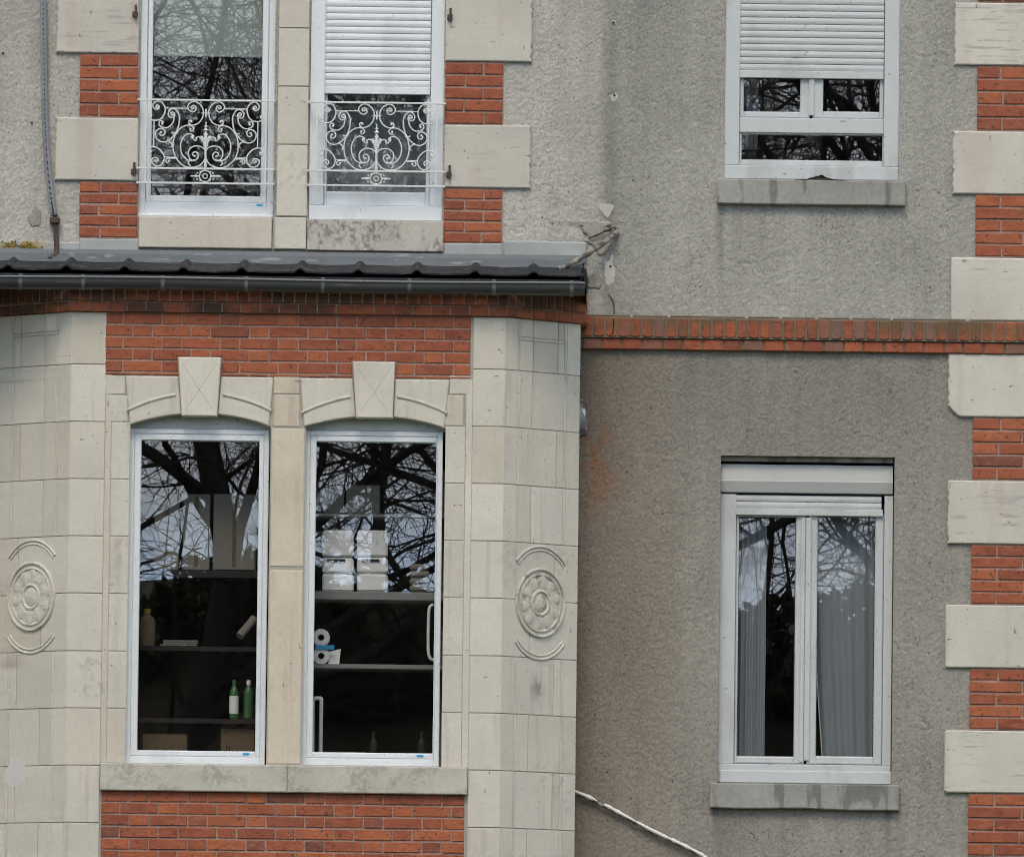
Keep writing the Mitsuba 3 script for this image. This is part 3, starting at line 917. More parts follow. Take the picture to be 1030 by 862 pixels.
zA, zB = 1.02, pix(800, 505, 0.2)[2]
c0 = pix(741, 640, 0.22)[0]
add('curtain', curtain(c0, pix(769, 700, 0.22)[0], zA, zB, 0.22, 2, 0.0, amp=0.010), 'sheer_fabric', True)
labels['curtain'] = {'label': 'narrow sheer curtain hanging at the left of the lower right window', 'category': 'curtain'}
add('curtain', curtain(pix(814, 640, 0.24)[0], pix(889, 640, 0.24)[0], zA, zB, 0.24, 5, 0.10, amp=0.003, seed=2), 'sheer_fabric', True)
labels['curtain_001'] = {'label': 'wide sheer curtain filling the right sash of the lower right window', 'category': 'curtain'}
add('curtain', curtain(pix(741, 140, 0.3)[0], pix(762, 150, 0.3)[0], pix(750, 152, 0.3)[2], pix(750, 60, 0.3)[2], 0.24, 2, 0.0, seed=4), 'sheer_fabric', True)
for key, ux, lean in (('curtain', pix(769, 700, 0.22)[0], 0.0), ('curtain_001', pix(814, 640, 0.24)[0], 0.10)):
    t_ = np.linspace(0, 1, 20)
    add(key + '__hem', tube(np.stack([ux + lean * (1 - t_) ** 1.5, np.full(20, 0.235 if lean == 0 else 0.222), zA + (zB - zA) * t_], -1), 0.0035, 5), 'white_paper', True)
labels['curtain_002'] = {'label': 'scrap of pale curtain in the low pane of the upper right window', 'category': 'curtain'}
add('curtain', curtain(pix(328, 100, 0.35)[0], pix(433, 100, 0.35)[0], pix(350, 230, 0.35)[2], 6.2, 0.33, 5, 0.0, amp=0.012, seed=5), 'sheer_fabric', True)
labels['curtain_003'] = {'label': 'wide pale sheer curtain behind the right railing under the shutter', 'category': 'curtain'}

# ------------------------------------------------------------------ the bay
bay = thing('bay', 'projecting ground floor bay of pale stone and red brick with two tall arched windows', 'bay')
BF = Face((0, -PROJ, 0), (1, 0, 0))
s2 = math.sqrt(0.5)
CL = Face(((COR_L + BAY_L) / 2, -PROJ + CANT / 2, 0), (s2, -s2, 0))
CR = Face(((COR_R + BAY_R) / 2, -PROJ + CANT / 2, 0), (s2, s2, 0))
HALF = CANT / 2 / s2


def bz(px, py): return pix(px, py, -PROJ)[2]
def bu(px, py): return pix(px, py, -PROJ)[0]
def brect(*r): return rect(*r, -PROJ)


CORN_B = bz(286, 316)
CORN_M = bz(286, 305)
CORN_T = bz(286, 286)
OPEN = [brect(128.5, 416, 270, 770), brect(305.5, 419, 446, 772)]
SPRING = [bz(200, 428), bz(376, 430)]


def arch_poly(o, spring, grow=0.0):
    a, b, c, d = o
    h = d - spring
    R = ((b - a) ** 2 / 4 + h * h) / (2 * h)
    cx, cz = (a + b) / 2, d - R
    t = math.asin((b - a) / 2 / R)
    return [(a, c), (b, c)] + [(cx + R * math.sin(k), cz + R * math.cos(k)) for k in np.linspace(t, -t, 15)]


BAY_BASE, BAY_TOP = -0.3, CORN_B
# the core: what the joints show
g = sbox(COR_L + 0.006, BAY_BASE, COR_R - 0.006, BAY_TOP - 0.002)
for o_, s_ in zip(OPEN, SPRING): g = g.difference(Polygon(arch_poly(o_, s_)))
m = trimesh.creation.extrude_polygon(g, 0.26)
v = m.vertices.copy()
m.vertices = np.stack([v[:, 0], -PROJ + 0.264 - v[:, 2], v[:, 1]], 1)
trimesh.repair.fix_normals(m)
core = [m]
for F in (CL, CR):
    core.append(bar(F, -HALF + 0.006, HALF - 0.006, BAY_BASE, BAY_TOP - 0.002, -0.2, -0.003, 0.001))
core.append(rbox(BAY_R - 0.2, BAY_R - 0.012, -PROJ + CANT + 0.01, 0.02, BAY_BASE, CORN_T, 0.002))
core.append(rbox(BAY_L + 0.012, BAY_L + 0.2, -PROJ + CANT + 0.01, 0.02, BAY_BASE, CORN_T, 0.002))
core.append(rbox(COR_L - 0.02, COR_R + 0.02, -PROJ + 0.28, 0.3, CORN_B - 0.06, CORN_B - 0.004, 0.002))   # ceiling
BW = add(bay + '__wall', cat(core), 'stone_mortar')
add(bay + '__wall__room_face', cat([rbox(COR_L, COR_R, -PROJ + 0.29, 0.3, 0.10, 0.13, 0.002)]), 'room_plaster')

ROWS_PX = [316, 371, 428.5, 486, 543.5, 601, 659, 716.5, 774, 831.5, 889, 946]
rows = [bz(286, 318)] + [bz(286, y - 2) for y in ROWS_PX[1:]]
rows[-1] = BAY_BASE + 0.01
jt = 0.0022
for k in range(len(rows) - 1):
    a, b = rows[k + 1] + jt, rows[k] - jt
    if k == 0: b = CORN_B - 0.003
    # pilasters of the front
    piece(BW + '__stone', BF, R4(COR_L - 0.004, bu(103, 600), a, b), -0.014, 0.004, 'limestone', 0.0025, 0.0004)
    piece(BW + '__stone', BF, R4(bu(473, 600), COR_R + 0.004, a, b), -0.014, 0.004, 'limestone', 0.0025, 0.0004)
    cuts = {0: [-0.08, 0.13]}.get(k, [-0.085] if k % 2 else [0.125])
    for F, sg in ((CR, 1), (CL, -1)):
        cc = sorted([c * sg for c in cuts])
        lined = k not in (4, 5)
        zt = bz(545, 338)
        gr = 0.0011
        ed = [(-HALF - 0.004, 0)] + [(c, jt) for c in cc] + [(HALF + 0.004, 0)]
        if lined: ed = sorted(ed + [(q, gr) for q in (-0.207, -0.186, 0.186, 0.207)])
        for (x0, g0), (x1, g1) in zip(ed[:-1], ed[1:]):
            spans = [(a, b)]
            if k == 0 and abs(x0 + x1) / 2 < 0.2: spans = [(a, zt - 0.021 - gr), (zt - 0.021 + gr, zt - gr), (zt + gr, b)]
            elif k == 0 and abs(x0 + x1) / 2 < 0.21: spans = [(a, zt - gr), (zt + gr, b)]
            for (a_, b_) in spans:
                piece(BW + '__stone', F, R4(x0 + g0, x1 - g1, a_, b_), -0.012, 0.004, 'limestone', 0.0022 if g0 + g1 > 2 * gr + 1e-4 else 0.0015, 0.0003)
    # the short returns to the wall
    for s_, X in ((1, BAY_R), (-1, BAY_L)):
        m_ = rbox(min(X, X - s_ * 0.014), max(X, X - s_ * 0.014), -PROJ + CANT + 0.004, 0.0, a, b, 0.002)
        add(BW + '__return_stone', m_, 'limestone')

# jambs and centre mullion
for (x0, x1) in ((103.3, 109.0), (466.5, 472.7)):
    piece(BW + '__groove_stone', BF, R4(bu(x0, 600), bu(x1, 600), bz(286, 769), bz(286, 379)), -0.05, -0.0004, 'limestone', 0.0002)
KEY_T, KEY_B = [bz(201, 360), bz(376, 364.5)], [bz(201, 418), bz(376, 420)]
SILL_T = bz(286, 769.5)
for k in range(2, 9):
    a, b = rows[k + 1] + jt, rows[k] - jt
    a = max(a, SILL_T + 0.002)
    if k == 8 or b - a < 0.02: continue
    for (x0, x1) in ((109.5, 128.5), (446, 466)):
        piece(BW + '__jamb_stone', BF, R4(bu(x0, 600), bu(x1, 600), a, b), -0.25, 0.0, 'limestone', 0.003, 0.0005)
for (x0, x1) in ((109.5, 131.5), (446, 466)):
    piece(BW + '__jamb_stone', BF, R4(bu(x0, 410), bu(128.5 if x0 < 200 else x1, 410), rows[2] + jt, bz(x0, 397.5)), -0.25, 0.0, 'limestone', 0.003, 0.0005)
ml, mr = bu(270, 600), bu(305.5, 600)
for (y0, y1) in ((430, 571), (572, 769.5)):
    piece(BW + '__mullion_stone', BF, R4(ml, mr, bz(287, y1), bz(287, y0)), -0.25, 0.0, 'warm_limestone', 0.012, 0.0005)
piece(BW + '__mullion_stone', BF, R4(bu(275.5, 410), bu(301.5, 410), bz(287, 429), bz(287, 397)), -0.25, 0.001, 'warm_limestone', 0.003, 0.0005)
piece(BW + '__mullion_stone', BF, R4(bu(275.5, 386), bu(301.5, 386), bz(287, 396), bz(287, 379)), -0.25, 0.001, 'warm_limestone', 0.003, 0.0005)
for (x0, x1) in ((105.5, 126), (452.5, 473)):
    piece(BW + '__jamb_stone', BF, R4(bu(x0, 386), bu(x1, 386), bz((x0 + x1) / 2, 396.5), bz((x0 + x1) / 2, 378)), -0.25, 0.001, 'limestone', 0.003, 0.0005)

# arches: keystone and two voussoirs each, with the curved moulding line
keys = []
for n_, (kx0, kx1, kb0, kb1, vl, vlb, vr, vrb, ty) in enumerate(((179.5, 222.5, 183, 218.5, 126.5, 131, 275, 270.5, 378), (355, 397.5, 358.5, 395, 302, 306, 452, 446.5, 380.5))):
    o_, sp = OPEN[n_], SPRING[n_]
    arc = arch_poly(o_, sp)[2:]
    arc = [p for p in arc]
    kp = [(bu(kb0, 418), KEY_B[n_] - 0.006), (bu(kb1, 418), KEY_B[n_] - 0.006), (bu(kx1, 362), KEY_T[n_]), (bu(kx0, 362), KEY_T[n_])]
    keys.append(Polygon(kp).buffer(0.009, join_style=2))
    piece(BW + '__keystone', BF, kp, -0.25, 0.045, 'limestone', 0.006, 0)
    # the two crossing tooled lines on the keystone's face
    for s_ in (0, 1):
        p0, p1 = np.array(kp[s_]), np.array(kp[2 + s_])
        p0, p1 = p0 + (p1 - p0) * 0.10, p1 + (p0 - p1) * 0.10
        add(BW + '__tooled_line', tube(BF.at(np.array([p0[0], p1[0]]), np.array([p0[1], p1[1]]), np.array([0.0447, 0.0447])), 0.0016, 4), 'stone_mortar')
    tz = bz(200 if n_ == 0 else 376, ty + 1)
    for side in (0, 1):
        if side == 0:
            pts = [p for p in arc if p[0] < bu(kb0, 418) - 0.004]
            poly = [(bu(vl, 380), tz), (bu(vlb, 427), sp)] + sorted(pts)[1:] + [(bu(kb0, 418) - 0.004, sorted(pts)[-1][1] + 0.004), (bu(kx0, 380) + 0.003 - 0.004, tz)]
        else:
            pts = [p for p in arc if p[0] > bu(kb1, 418) + 0.004]
            poly = [(bu(kx1, 380) - 0.003 + 0.004, tz), (bu(kb1, 418) + 0.004, sorted(pts)[0][1] + 0.004)] + sorted(pts)[:-1] + [(bu(vrb, 427), sp), (bu(vr, 380), tz)]
        piece(BW + '__voussoir', BF, poly, -0.25, 0.012, 'limestone', 0.006, 0)
        us = np.linspace(poly[0][0] + 0.012, (poly[-1][0] - 0.012), 12)
        cx = (o_[0] + o_[1]) / 2
        vs = sp + 0.215 - 0.10 * np.abs((us - cx) / (o_[1] - o_[0]) * 2) ** 2 - 0.02
        add(BW + '__moulding', tube(BF.at(us, vs, np.full(12, 0.010)), 0.010, 6), 'limestone', True)
        add(BW + '__moulding_joint', tube(BF.at(us, vs - 0.0105, np.full(12, 0.0125)), 0.0030, 5), 'stone_mortar', True)

# sill of the bay
u0, u1, v0, v1 = brect(101, 769.5, 470, 797)
sc_ = bu(289, 780)
piece(bay + '__sill', BF, R4(u0, sc_ - 0.001, v0, v1), -0.26, 0.04, 'lightly_stained_stone', 0.006, 0.0006)
piece(bay + '__sill', BF, R4(sc_ + 0.001, u1, v0, v1), -0.26, 0.04, 'lightly_stained_stone', 0.006, 0.0006)

# brick panels in Flemish bond
u0, u1 = bu(105.5, 350), bu(473.5, 350)
tp = bz(286, 317.5)
P1 = bay + '__brick_panel'
bt = bz(286, 379.5)
add(P1, bar(BF, u0, u1, bt, CORN_B, -0.03, -0.0015, 0.001), 'brick_mortar')
holes_ = keys + [sbox(u0 - 1, bt - 1, u1 + 1, bt + 0.004)]
flemish(P1 + '__brick', BF, u0 + 0.002, u1 - 0.002, tp, 6, 0.0045, 'red_brick', phase=bu(415 / 3.32, 320), holes=holes_)
P2_ = key_for(bay + '__brick_panel')
u0, u1 = bu(101.5, 830), bu(467, 830)
scene[P2_] = mikit.ply(bar(BF, u0, u1, BAY_BASE, v0, -0.03, -0.0015, 0.001), 'brick_mortar')
flemish(P2_ + '__brick', BF, u0 + 0.002, u1 - 0.002, v0 - 0.002, 10, 0.0045, 'red_brick', phase=bu(121.2, 812), first=1)

# cornice of two brick rows round front and cants
CO = bay + '__cornice'
segs = [(CL, -HALF, HALF), (BF, COR_L, COR_R), (CR, -HALF, HALF)]
t225 = math.tan(PI / 8)
mort = []
for F, a, b in segs:
    for (d, z0_, z1_) in ((0.030, CORN_B + 0.004, CORN_M), (0.052, CORN_M, CORN_T - 0.012)):
        e0, e1 = a - (d * t225 if F is not CL else 0), b + (d * t225 if F is not CR else 0)
        mort.append(bar(F, e0, e1, z0_, z1_, -0.05, d - 0.006, 0.001))
add(CO, cat(mort), 'brick_mortar')
for F, a, b in segs:
    d = 0.030
    e0, e1 = a - (d * t225 if F is not CL else 0), b + (d * t225 if F is not CR else 0)
    n_ = max(1, round((e1 - e0) / 0.1125)); w_ = (e1 - e0) / n_
    for k in range(n_):
        piece(CO + '__brick', F, R4(e0 + k * w_ + 0.0045, e0 + (k + 1) * w_ - 0.0045, CORN_B, CORN_M - 0.010), -0.04, d + RNG.uniform(-0.002, 0.002), 'sooty_brick', 0.003, 0.0012)
    d = 0.052
    e0, e1 = a - (d * t225 if F is not CL else 0), b + (d * t225 if F is not CR else 0)
    n_ = max(1, round((e1 - e0) / 0.0672)); w_ = (e1 - e0) / n_
    for k in range(n_):
        piece(CO + '__brick', F, R4(e0 + k * w_ + 0.005, e0 + (k + 1) * w_ - 0.005, CORN_M, CORN_T), -0.04, d + RNG.uniform(-0.002, 0.002), 'sooty_brick', 0.003, 0.0012)
for s_, X in ((1, BAY_R), (-1, BAY_L)):
    x0, x1 = sorted((X - s_ * 0.01, X + s_ * 0.045))
    n_ = 4
    L_ = (PROJ - CANT) / n_
    for k in range(n_):
        y0_ = -PROJ + CANT + k * L_
        add(CO + '__brick', rbox(x0, x1, y0_ + 0.005 - (0.02 if k == 0 else 0), y0_ + L_ - 0.005, CORN_B, CORN_T, 0.003), 'red_brick', uv=None)

# carved cants: sunk panel lines, arcs and rosettes
ROS_Z = bz(542, 604.5)


def cant_carving(F):
    dd = 0.004
    ro = 0.205
    r_ = key_for(bay + '__rosette')
    def on_face(m): # local x -> ux, y -> z, z -> n
        M = np.stack([F.ux, [0, 0, 1.0], F.n], 1)
        return moved(m, F.at(0.0, ROS_Z, dd), M)
    prof = [(0.2085, -0.004), (0.2075, 0.010), (0.202, 0.014), (0.196, 0.012), (0.193, 0.003), (0.176, 0.003), (0.173, 0.010), (0.167, 0.011), (0.163, 0.004), (0.158, 0.002), (0.118, 0.009), (0.098, 0.010), (0.090, 0.005), (0.084, 0.005), (0.078, 0.012), (0.068, 0.014), (0.062, 0.006), (0.058, 0.002), (0.054, 0.006), (0.036, 0.012), (0.014, 0.014), (0.0005, 0.0145)]
    scene[r_] = mikit.ply(on_face(lathe(prof, 64)), 'carved_limestone', smooth=35)
    for k in range(10):
        a = k * 2 * PI / 10 + 0.2
        s = trimesh.creation.icosphere(subdivisions=2, radius=1.0)
        s.vertices = s.vertices * np.array([0.044, 0.036, 0.0062])
        s.vertices[:, 2] -= 0.10 * s.vertices[:, 1] ** 2 / 0.034
        ca, sa = math.cos(a), math.sin(a)
        s.vertices = s.vertices @ np.array([[ca, -sa, 0], [sa, ca, 0], [0, 0, 1]]).T + np.array([0.124 * ca, 0.124 * sa, 0.006])
        add(r_ + '__petal', on_face(s), 'carved_limestone', True)
    for sg in (1, -1):
        for R_, rad in ((0.265, 0.008), (0.243, 0.006)):
            a = np.linspace(-0.885, 0.885, 25) * (1 if R_ > 0.25 else 1.0)
            u, vv = R_ * np.sin(a), ROS_Z + sg * (0.072 + R_ * np.cos(a))
            add(bay + '__arc_moulding', tube(F.at(u, vv, np.full(25, dd)), rad, 8), 'limestone', True)


cant_carving(CR)
cant_carving(CL)

c_ = (15 - 30.5) * PXM / s2
zc_ = bz(15, 776)
a_ = np.linspace(0, 2 * PI, 26, endpoint=False)
r_ = 0.45 + 1.0 * meshkit.fbm(np.stack([np.cos(a_) * 2.2, np.sin(a_) * 2.2, a_ * 0 + 5], -1), 3, 4)
add(bay + '__repair_patch', block(CL, list(zip(c_ + 0.085 * r_ * np.cos(a_), zc_ + 0.095 * r_ * np.sin(a_))), -0.004, 0.0055, 0.001)[0], 'pale_repair', label='pale plaster patch smeared over a joint of the left cant')

# the bay's windows
for n_, (ox, gx, names) in enumerate((((127.5, 268.5, 431, 768), (139.5, 258.5, 442.5, 754.5), 'tall white bay window on the left, bottles and cartons behind its glass'),
                                      ((304.5, 443.5, 433, 770), (316, 437, 444, 756.5), 'tall white bay window on the right, paper rolls and shelves behind its glass'))):
    w = key_for(bay + '__window')
    labels[w] = {'label': names}
    o = brect(ox[0], ox[2], ox[1], ox[3])
    g = brect(gx[0], gx[2], gx[1], gx[3])
    m_ = 0.030
    i = (o[0] + m_, o[1] - m_, o[2] + 0.045, o[3] - m_)
    scene[w] = mikit.ply(frame_ring(BF, o, i, -0.17, -0.060, 0.004), 'white_frame')
    add(w + '__sash', frame_ring(BF, (i[0] + 0.0008, i[1] - 0.0008, i[2] + 0.0008, i[3] - 0.0008), g, -0.16, -0.063, 0.005), 'white_frame')
    add(w + '__pane', pane(BF, g, -0.095), 'window_glass')
    # the filler board in the arch
    ar = [p for p in arch_poly(OPEN[n_], SPRING[n_])[2:] if p[1] > o[3] + 0.004]
    us = sorted(p[0] for p in ar)
    piece(w + '__head_board', BF, [(us[0], o[3] + 0.003), (us[-1], o[3] + 0.003)] + [(p[0], p[1] + 0.004) for p in ar], -0.17, -0.085, 'aged_white_frame', 0.002)
    st = pix(ox[1] - 21, ox[3] - 10, -PROJ + 0.066)
    e_ = lathe([(0.0225, 0.0), (0.021, 0.0018), (0.0005, 0.0022)], 20)
    e_.vertices[:, 1] *= 0.33
    add(w + '__sticker', moved(e_, (st[0], -PROJ + 0.0603, st[2]), np.array([[1, 0, 0], [0, 0, -1], [0, 1, 0]])), 'blue_print')

# the bay's roof, flashing and gutter
EAVE_Y = -PROJ - 0.085
EAVE_Z = pix(290, 273, EAVE_Y)[2]
RX0, RX1 = -4.1, pix(587, 270, EAVE_Y)[0]
rib0, pitch = pix(8, 268, EAVE_Y)[0], 0.348


def roof_mesh():
    us = np.linspace(RX0, RX1, int((RX1 - RX0) / 0.0075))
    t = ((us - rib0) / pitch + 0.5) % 1 - 0.5
    a = np.abs(t) * pitch
    h = np.where(a < 0.034, 0.020 * np.cos(np.minimum(a, 0.0339) / 0.034 * PI / 2) ** 1.4, 0.0) - 0.003 * np.cos((np.abs(t) - 0.5) * 5)
    h = h + 0.006 * (meshkit.fbm(np.stack([us * 4, us * 0, us * 0], -1), 3, 6) - 0.5)
    ys = np.linspace(EAVE_Y - 0.01, -0.165, 5)
    zs = EAVE_Z + (ys - EAVE_Y) * (pix(290, 265.5, -0.17)[2] - EAVE_Z) / (-0.17 - EAVE_Y)
    rows_ = [np.stack([us, np.full_like(us, y), z + h], -1) for y, z in zip(ys, zs)]
    under = [np.stack([us, np.full_like(us, ys[0] + 0.001), zs[0] + h - 0.009], -1), np.stack([us, np.full_like(us, ys[-1]), zs[-1] + h - 0.009], -1)]
    V = np.array([under[1], under[0]] + rows_)
    nr, nu = V.shape[:2]
    i, j = np.meshgrid(np.arange(nr - 1), np.arange(nu - 1), indexing='ij')
    q = np.stack([i * nu + j, i * nu + j + 1, (i + 1) * nu + j + 1, (i + 1) * nu + j], -1).reshape(-1, 4)
    return trimesh.Trimesh(V.reshape(-1, 3), np.vstack([q[:, [0, 1, 2]], q[:, [0, 2, 3]]]), process=False)


RF = add(bay + '__roof', roof_mesh(), 'dark_roof', 30)
# ends and boarding below the sheets
add(RF + '__boarding', trimesh.convex.convex_hull(np.array([(x, y, z) for x in (RX0 + 0.02, RX1 - 0.02) for (y, z) in ((EAVE_Y + 0.02, EAVE_Z - 0.03), (EAVE_Y + 0.02, CORN_T + 0.002), (-0.012, CORN_T + 0.002), (-0.012, ROOF_Z - 0.06))])), 'dark_gutter')
# zinc flashing along the wall: lengths with overlaps
fx = [RX0, -2.75, pix(140, 255, 0)[0], -1.15, -0.35, pix(589, 262, 0)[0]]
fz0, fz1 = pix(290, 265, -0.17)[2], pix(290, 253, -0.03)[2]
for k in range(len(fx) - 1):
    o_ = 0.0015 * (k % 2)
    add(bay + '__flashing', profile_bar(FRONT, [(fz1, 0.012 + o_), (fz1 - 0.004, 0.042 + o_), (fz1 - 0.030, 0.050 + o_), (fz0 + 0.006, 0.175 + o_), (fz0 - 0.012, 0.179 + o_), (fz0 - 0.02, 0.02), (fz1, 0.0)], fx[k], fx[k + 1] + 0.02 * (k < 4) - 0.0), 'zinc')
for (x0, x1, y0) in ((-40, 80, 243), (80, 140, 240), (446, 506, 245), (506, 590, 243)):
    a, b = pix(x0, 250, 0)[0], pix(x1, 250, 0)[0]
    t_ = pix((x0 + x1) / 2, y0, -0.02)[2]
    us = np.linspace(a, b, 30)
    up_ = t_ + 0.010 * (meshkit.fbm(np.stack([us * 9, us * 0, us * 0], -1), 3, 2) - 0.5)
    m_ = block(FRONT, [(b, fz1 - 0.02), *zip(us[::-1], up_[::-1]), (a, fz1 - 0.02)], -0.01, 0.026, 0.008)[0]
    add(bay + '__cement_fillet', m_, 'cement_fillet')
# lichen crust at the far left
lz = []
for k in range(90):
    c = pix(RNG.choice([11, 28]) + RNG.normal(0, 6), 250.5 - abs(RNG.normal(0, 4.0)), -0.03)
    s = trimesh.creation.icosphere(subdivisions=1, radius=1.0)
    r_ = RNG.uniform(0.004, 0.009)
    s.vertices = s.vertices * [r_, 0.007, r_ * 0.8] + c
    lz.append(s)
add(bay + '__lichen', cat(lz), 'lichen', True, kind='stuff')


def gutter_mesh(x0, x1, y, z, r=0.052):
    a = np.linspace(PI, 2 * PI, 15)
    out = [(y - r - 0.0, z + 0.02)] + [(y + r * math.cos(k) , z + r * 0.95 * math.sin(k)) for k in a]
    out = np.array(out)
    inn = out[::-1] + np.array([0, 0.004])
    inn[:, 0] = y + (inn[:, 0] - y) * 0.94
    pr = np.vstack([out, inn])
    k = len(pr)
    xs = np.linspace(x0, x1, 60)
    sag = 0.004 * np.sin(xs * 2.2)
    V = np.stack([np.stack([np.full(k, x), pr[:, 0], pr[:, 1] + s], -1) for x, s in zip(xs, sag)])
    i, j = np.meshgrid(np.arange(len(xs) - 1), np.arange(k), indexing='ij')
    q = np.stack([i * k + j, i * k + (j + 1) % k, (i + 1) * k + (j + 1) % k, (i + 1) * k + j], -1).reshape(-1, 4)
    m = trimesh.Trimesh(V.reshape(-1, 3), np.vstack([q[:, [0, 1, 2]], q[:, [0, 2, 3]]]), process=False)
    capv = np.array([(x1, p[0], p[1] + sag[-1]) for p in out])
    tri = np.array(earcut.triangulate_float64(np.ascontiguousarray(out), np.array([len(out)], dtype=np.uint32))).reshape(-1, 3)
    return cat([m, trimesh.Trimesh(capv, tri, process=False)])


GY = EAVE_Y - 0.045
GZ = pix(290, 294.5, GY)[2] + 0.052 * 0.95
GT = add(bay + '__gutter', gutter_mesh(RX0, pix(588.5, 285, GY)[0], GY, GZ), 'dark_gutter', 40)
xs = np.linspace(RX0, pix(588, 280, GY)[0], 60)
add(GT + '__bead', tube(np.stack([xs, np.full(60, GY - 0.056), GZ + 0.022 + 0.004 * np.sin(xs * 2.2)], -1), 0.008, 8), 'gutter_bead', True)
for px in (21, 84, 164, 248, 325, 412, 497, 575):
    x = pix(px, 284, GY)[0]
    a = np.linspace(PI, 1.62 * PI, 9)
    pr = [(GY - 0.059, GZ + 0.034)] + [(GY + 0.055 * math.cos(k), GZ + 0.055 * 0.95 * math.sin(k)) for k in a]
    pr2 = [(y + 0.004, z + 0.004) for y, z in pr[::-1]]
    m_ = []
    q = np.array(pr + pr2)
    n_ = len(q)
    V = np.vstack([np.stack([np.full(n_, X), q[:, 0], q[:, 1]], -1) for X in (x - 0.011, x + 0.011)])
    i = np.arange(n_); j = (i + 1) % n_
    add(GT + '__bracket', trimesh.Trimesh(V, np.vstack([np.stack([i, j, j + n_], 1), np.stack([i, j + n_, i + n_], 1)]), process=False), 'gutter_bead')
# torn end of the roofing felt down the bay's side
e0 = pix(586, 262, -0.3)
pts = np.array([(RX1 - 0.01, EAVE_Y + 0.1, EAVE_Z + 0.03), (RX1 + 0.012, EAVE_Y + 0.1, CORN_T - 0.0), (RX1 + 0.020, -0.35, CORN_T - 0.06), (RX1 + 0.018, -0.03, CORN_B - 0.03), (RX1 + 0.03, -0.02, ROOF_Z - 0.10), (RX1 + 0.005, -0.02, ROOF_Z + 0.02)])
tri = np.array([(0, 1, 2), (0, 2, 5), (2, 3, 4), (2, 4, 5)])
m_ = trimesh.Trimesh(np.vstack([pts, pts + [0.004, 0, 0]]), np.vstack([tri, tri[:, ::-1] + 6]), process=False)
add(bay + '__side_flashing', m_, 'dark_roof')

# ------------------------------------------------------------------ wrought iron railings
Z0 = 8.62
CURVES = [
    [(158, 122), (148, 124), (140, 114), (150, 100), (168, 108), (170, 126), (150, 140), (124, 126), (116, 98), (150, 66), (195, 78), (222, 130), (210, 190), (175, 226), (125, 234), (86, 218), (75, 194), (92, 178), (106, 190), (98, 202)],
    [(104, 506), (96, 522), (80, 512), (80, 486), (110, 465), (160, 474), (205, 515), (222, 560), (205, 610), (168, 632), (130, 620), (110, 590), (122, 564), (150, 558), (166, 578), (152, 596), (140, 584)],
    [(470, 122), (458, 128), (448, 116), (462, 100), (486, 108), (490, 136), (465, 156), (432, 142), (418, 110), (440, 76), (480, 66), (530, 95), (555, 150), (545, 210), (510, 255), (460, 272), (432, 256), (430, 236), (446, 228), (452, 240)],
    [(288, 184), (276, 184), (272, 170), (288, 160), (304, 174), (300, 196), (276, 206), (254, 192), (252, 160), (280, 132), (315, 138), (342, 180), (348, 225), (335, 300), (300, 365), (250, 410), (200, 422), (155, 397), (140, 350), (160, 315), (195, 305), (222, 328), (216, 358), (192, 366), (178, 350), (190, 336)],
    [(303, 190), (292, 250), (255, 290), (215, 297), (180, 282), (170, 255), (186, 236), (206, 246), (198, 262)],
    [(444, 306), (442, 322), (462, 322), (472, 298), (440, 272), (380, 285), (330, 330), (300, 400), (298, 490), (330, 570), (390, 625), (450, 640), (520, 625), (565, 580), (578, 520), (560, 472), (510, 452), (460, 462), (430, 500), (435, 550), (470, 580), (505, 565), (516, 530), (495, 505), (470, 513), (466, 532), (484, 540)],
    [(462, 384), (474, 364), (430, 346), (390, 370), (362, 430), (365, 500), (395, 555), (440, 580), (478, 578)],
    [(462, 370), (474, 398), (490, 406), (500, 394), (490, 384), (520, 374), (550, 402), (568, 452), (576, 490)],
    [(250, 410), (278, 428), (288, 450), (276, 466)],
    [(265, 584), (252, 602), (236, 592), (240, 568), (275, 562), (318, 564)],
    [(440, 580), (430, 606), (450, 624)],
    [(322, 345), (296, 345), (284, 338)], [(462, 380), (448, 372)], [(440, 272), (428, 258)]]
STRAIGHT = [((225, 126), (416, 126)), ((128, 236), (128, 462)), ((225, 552), (320, 556))]


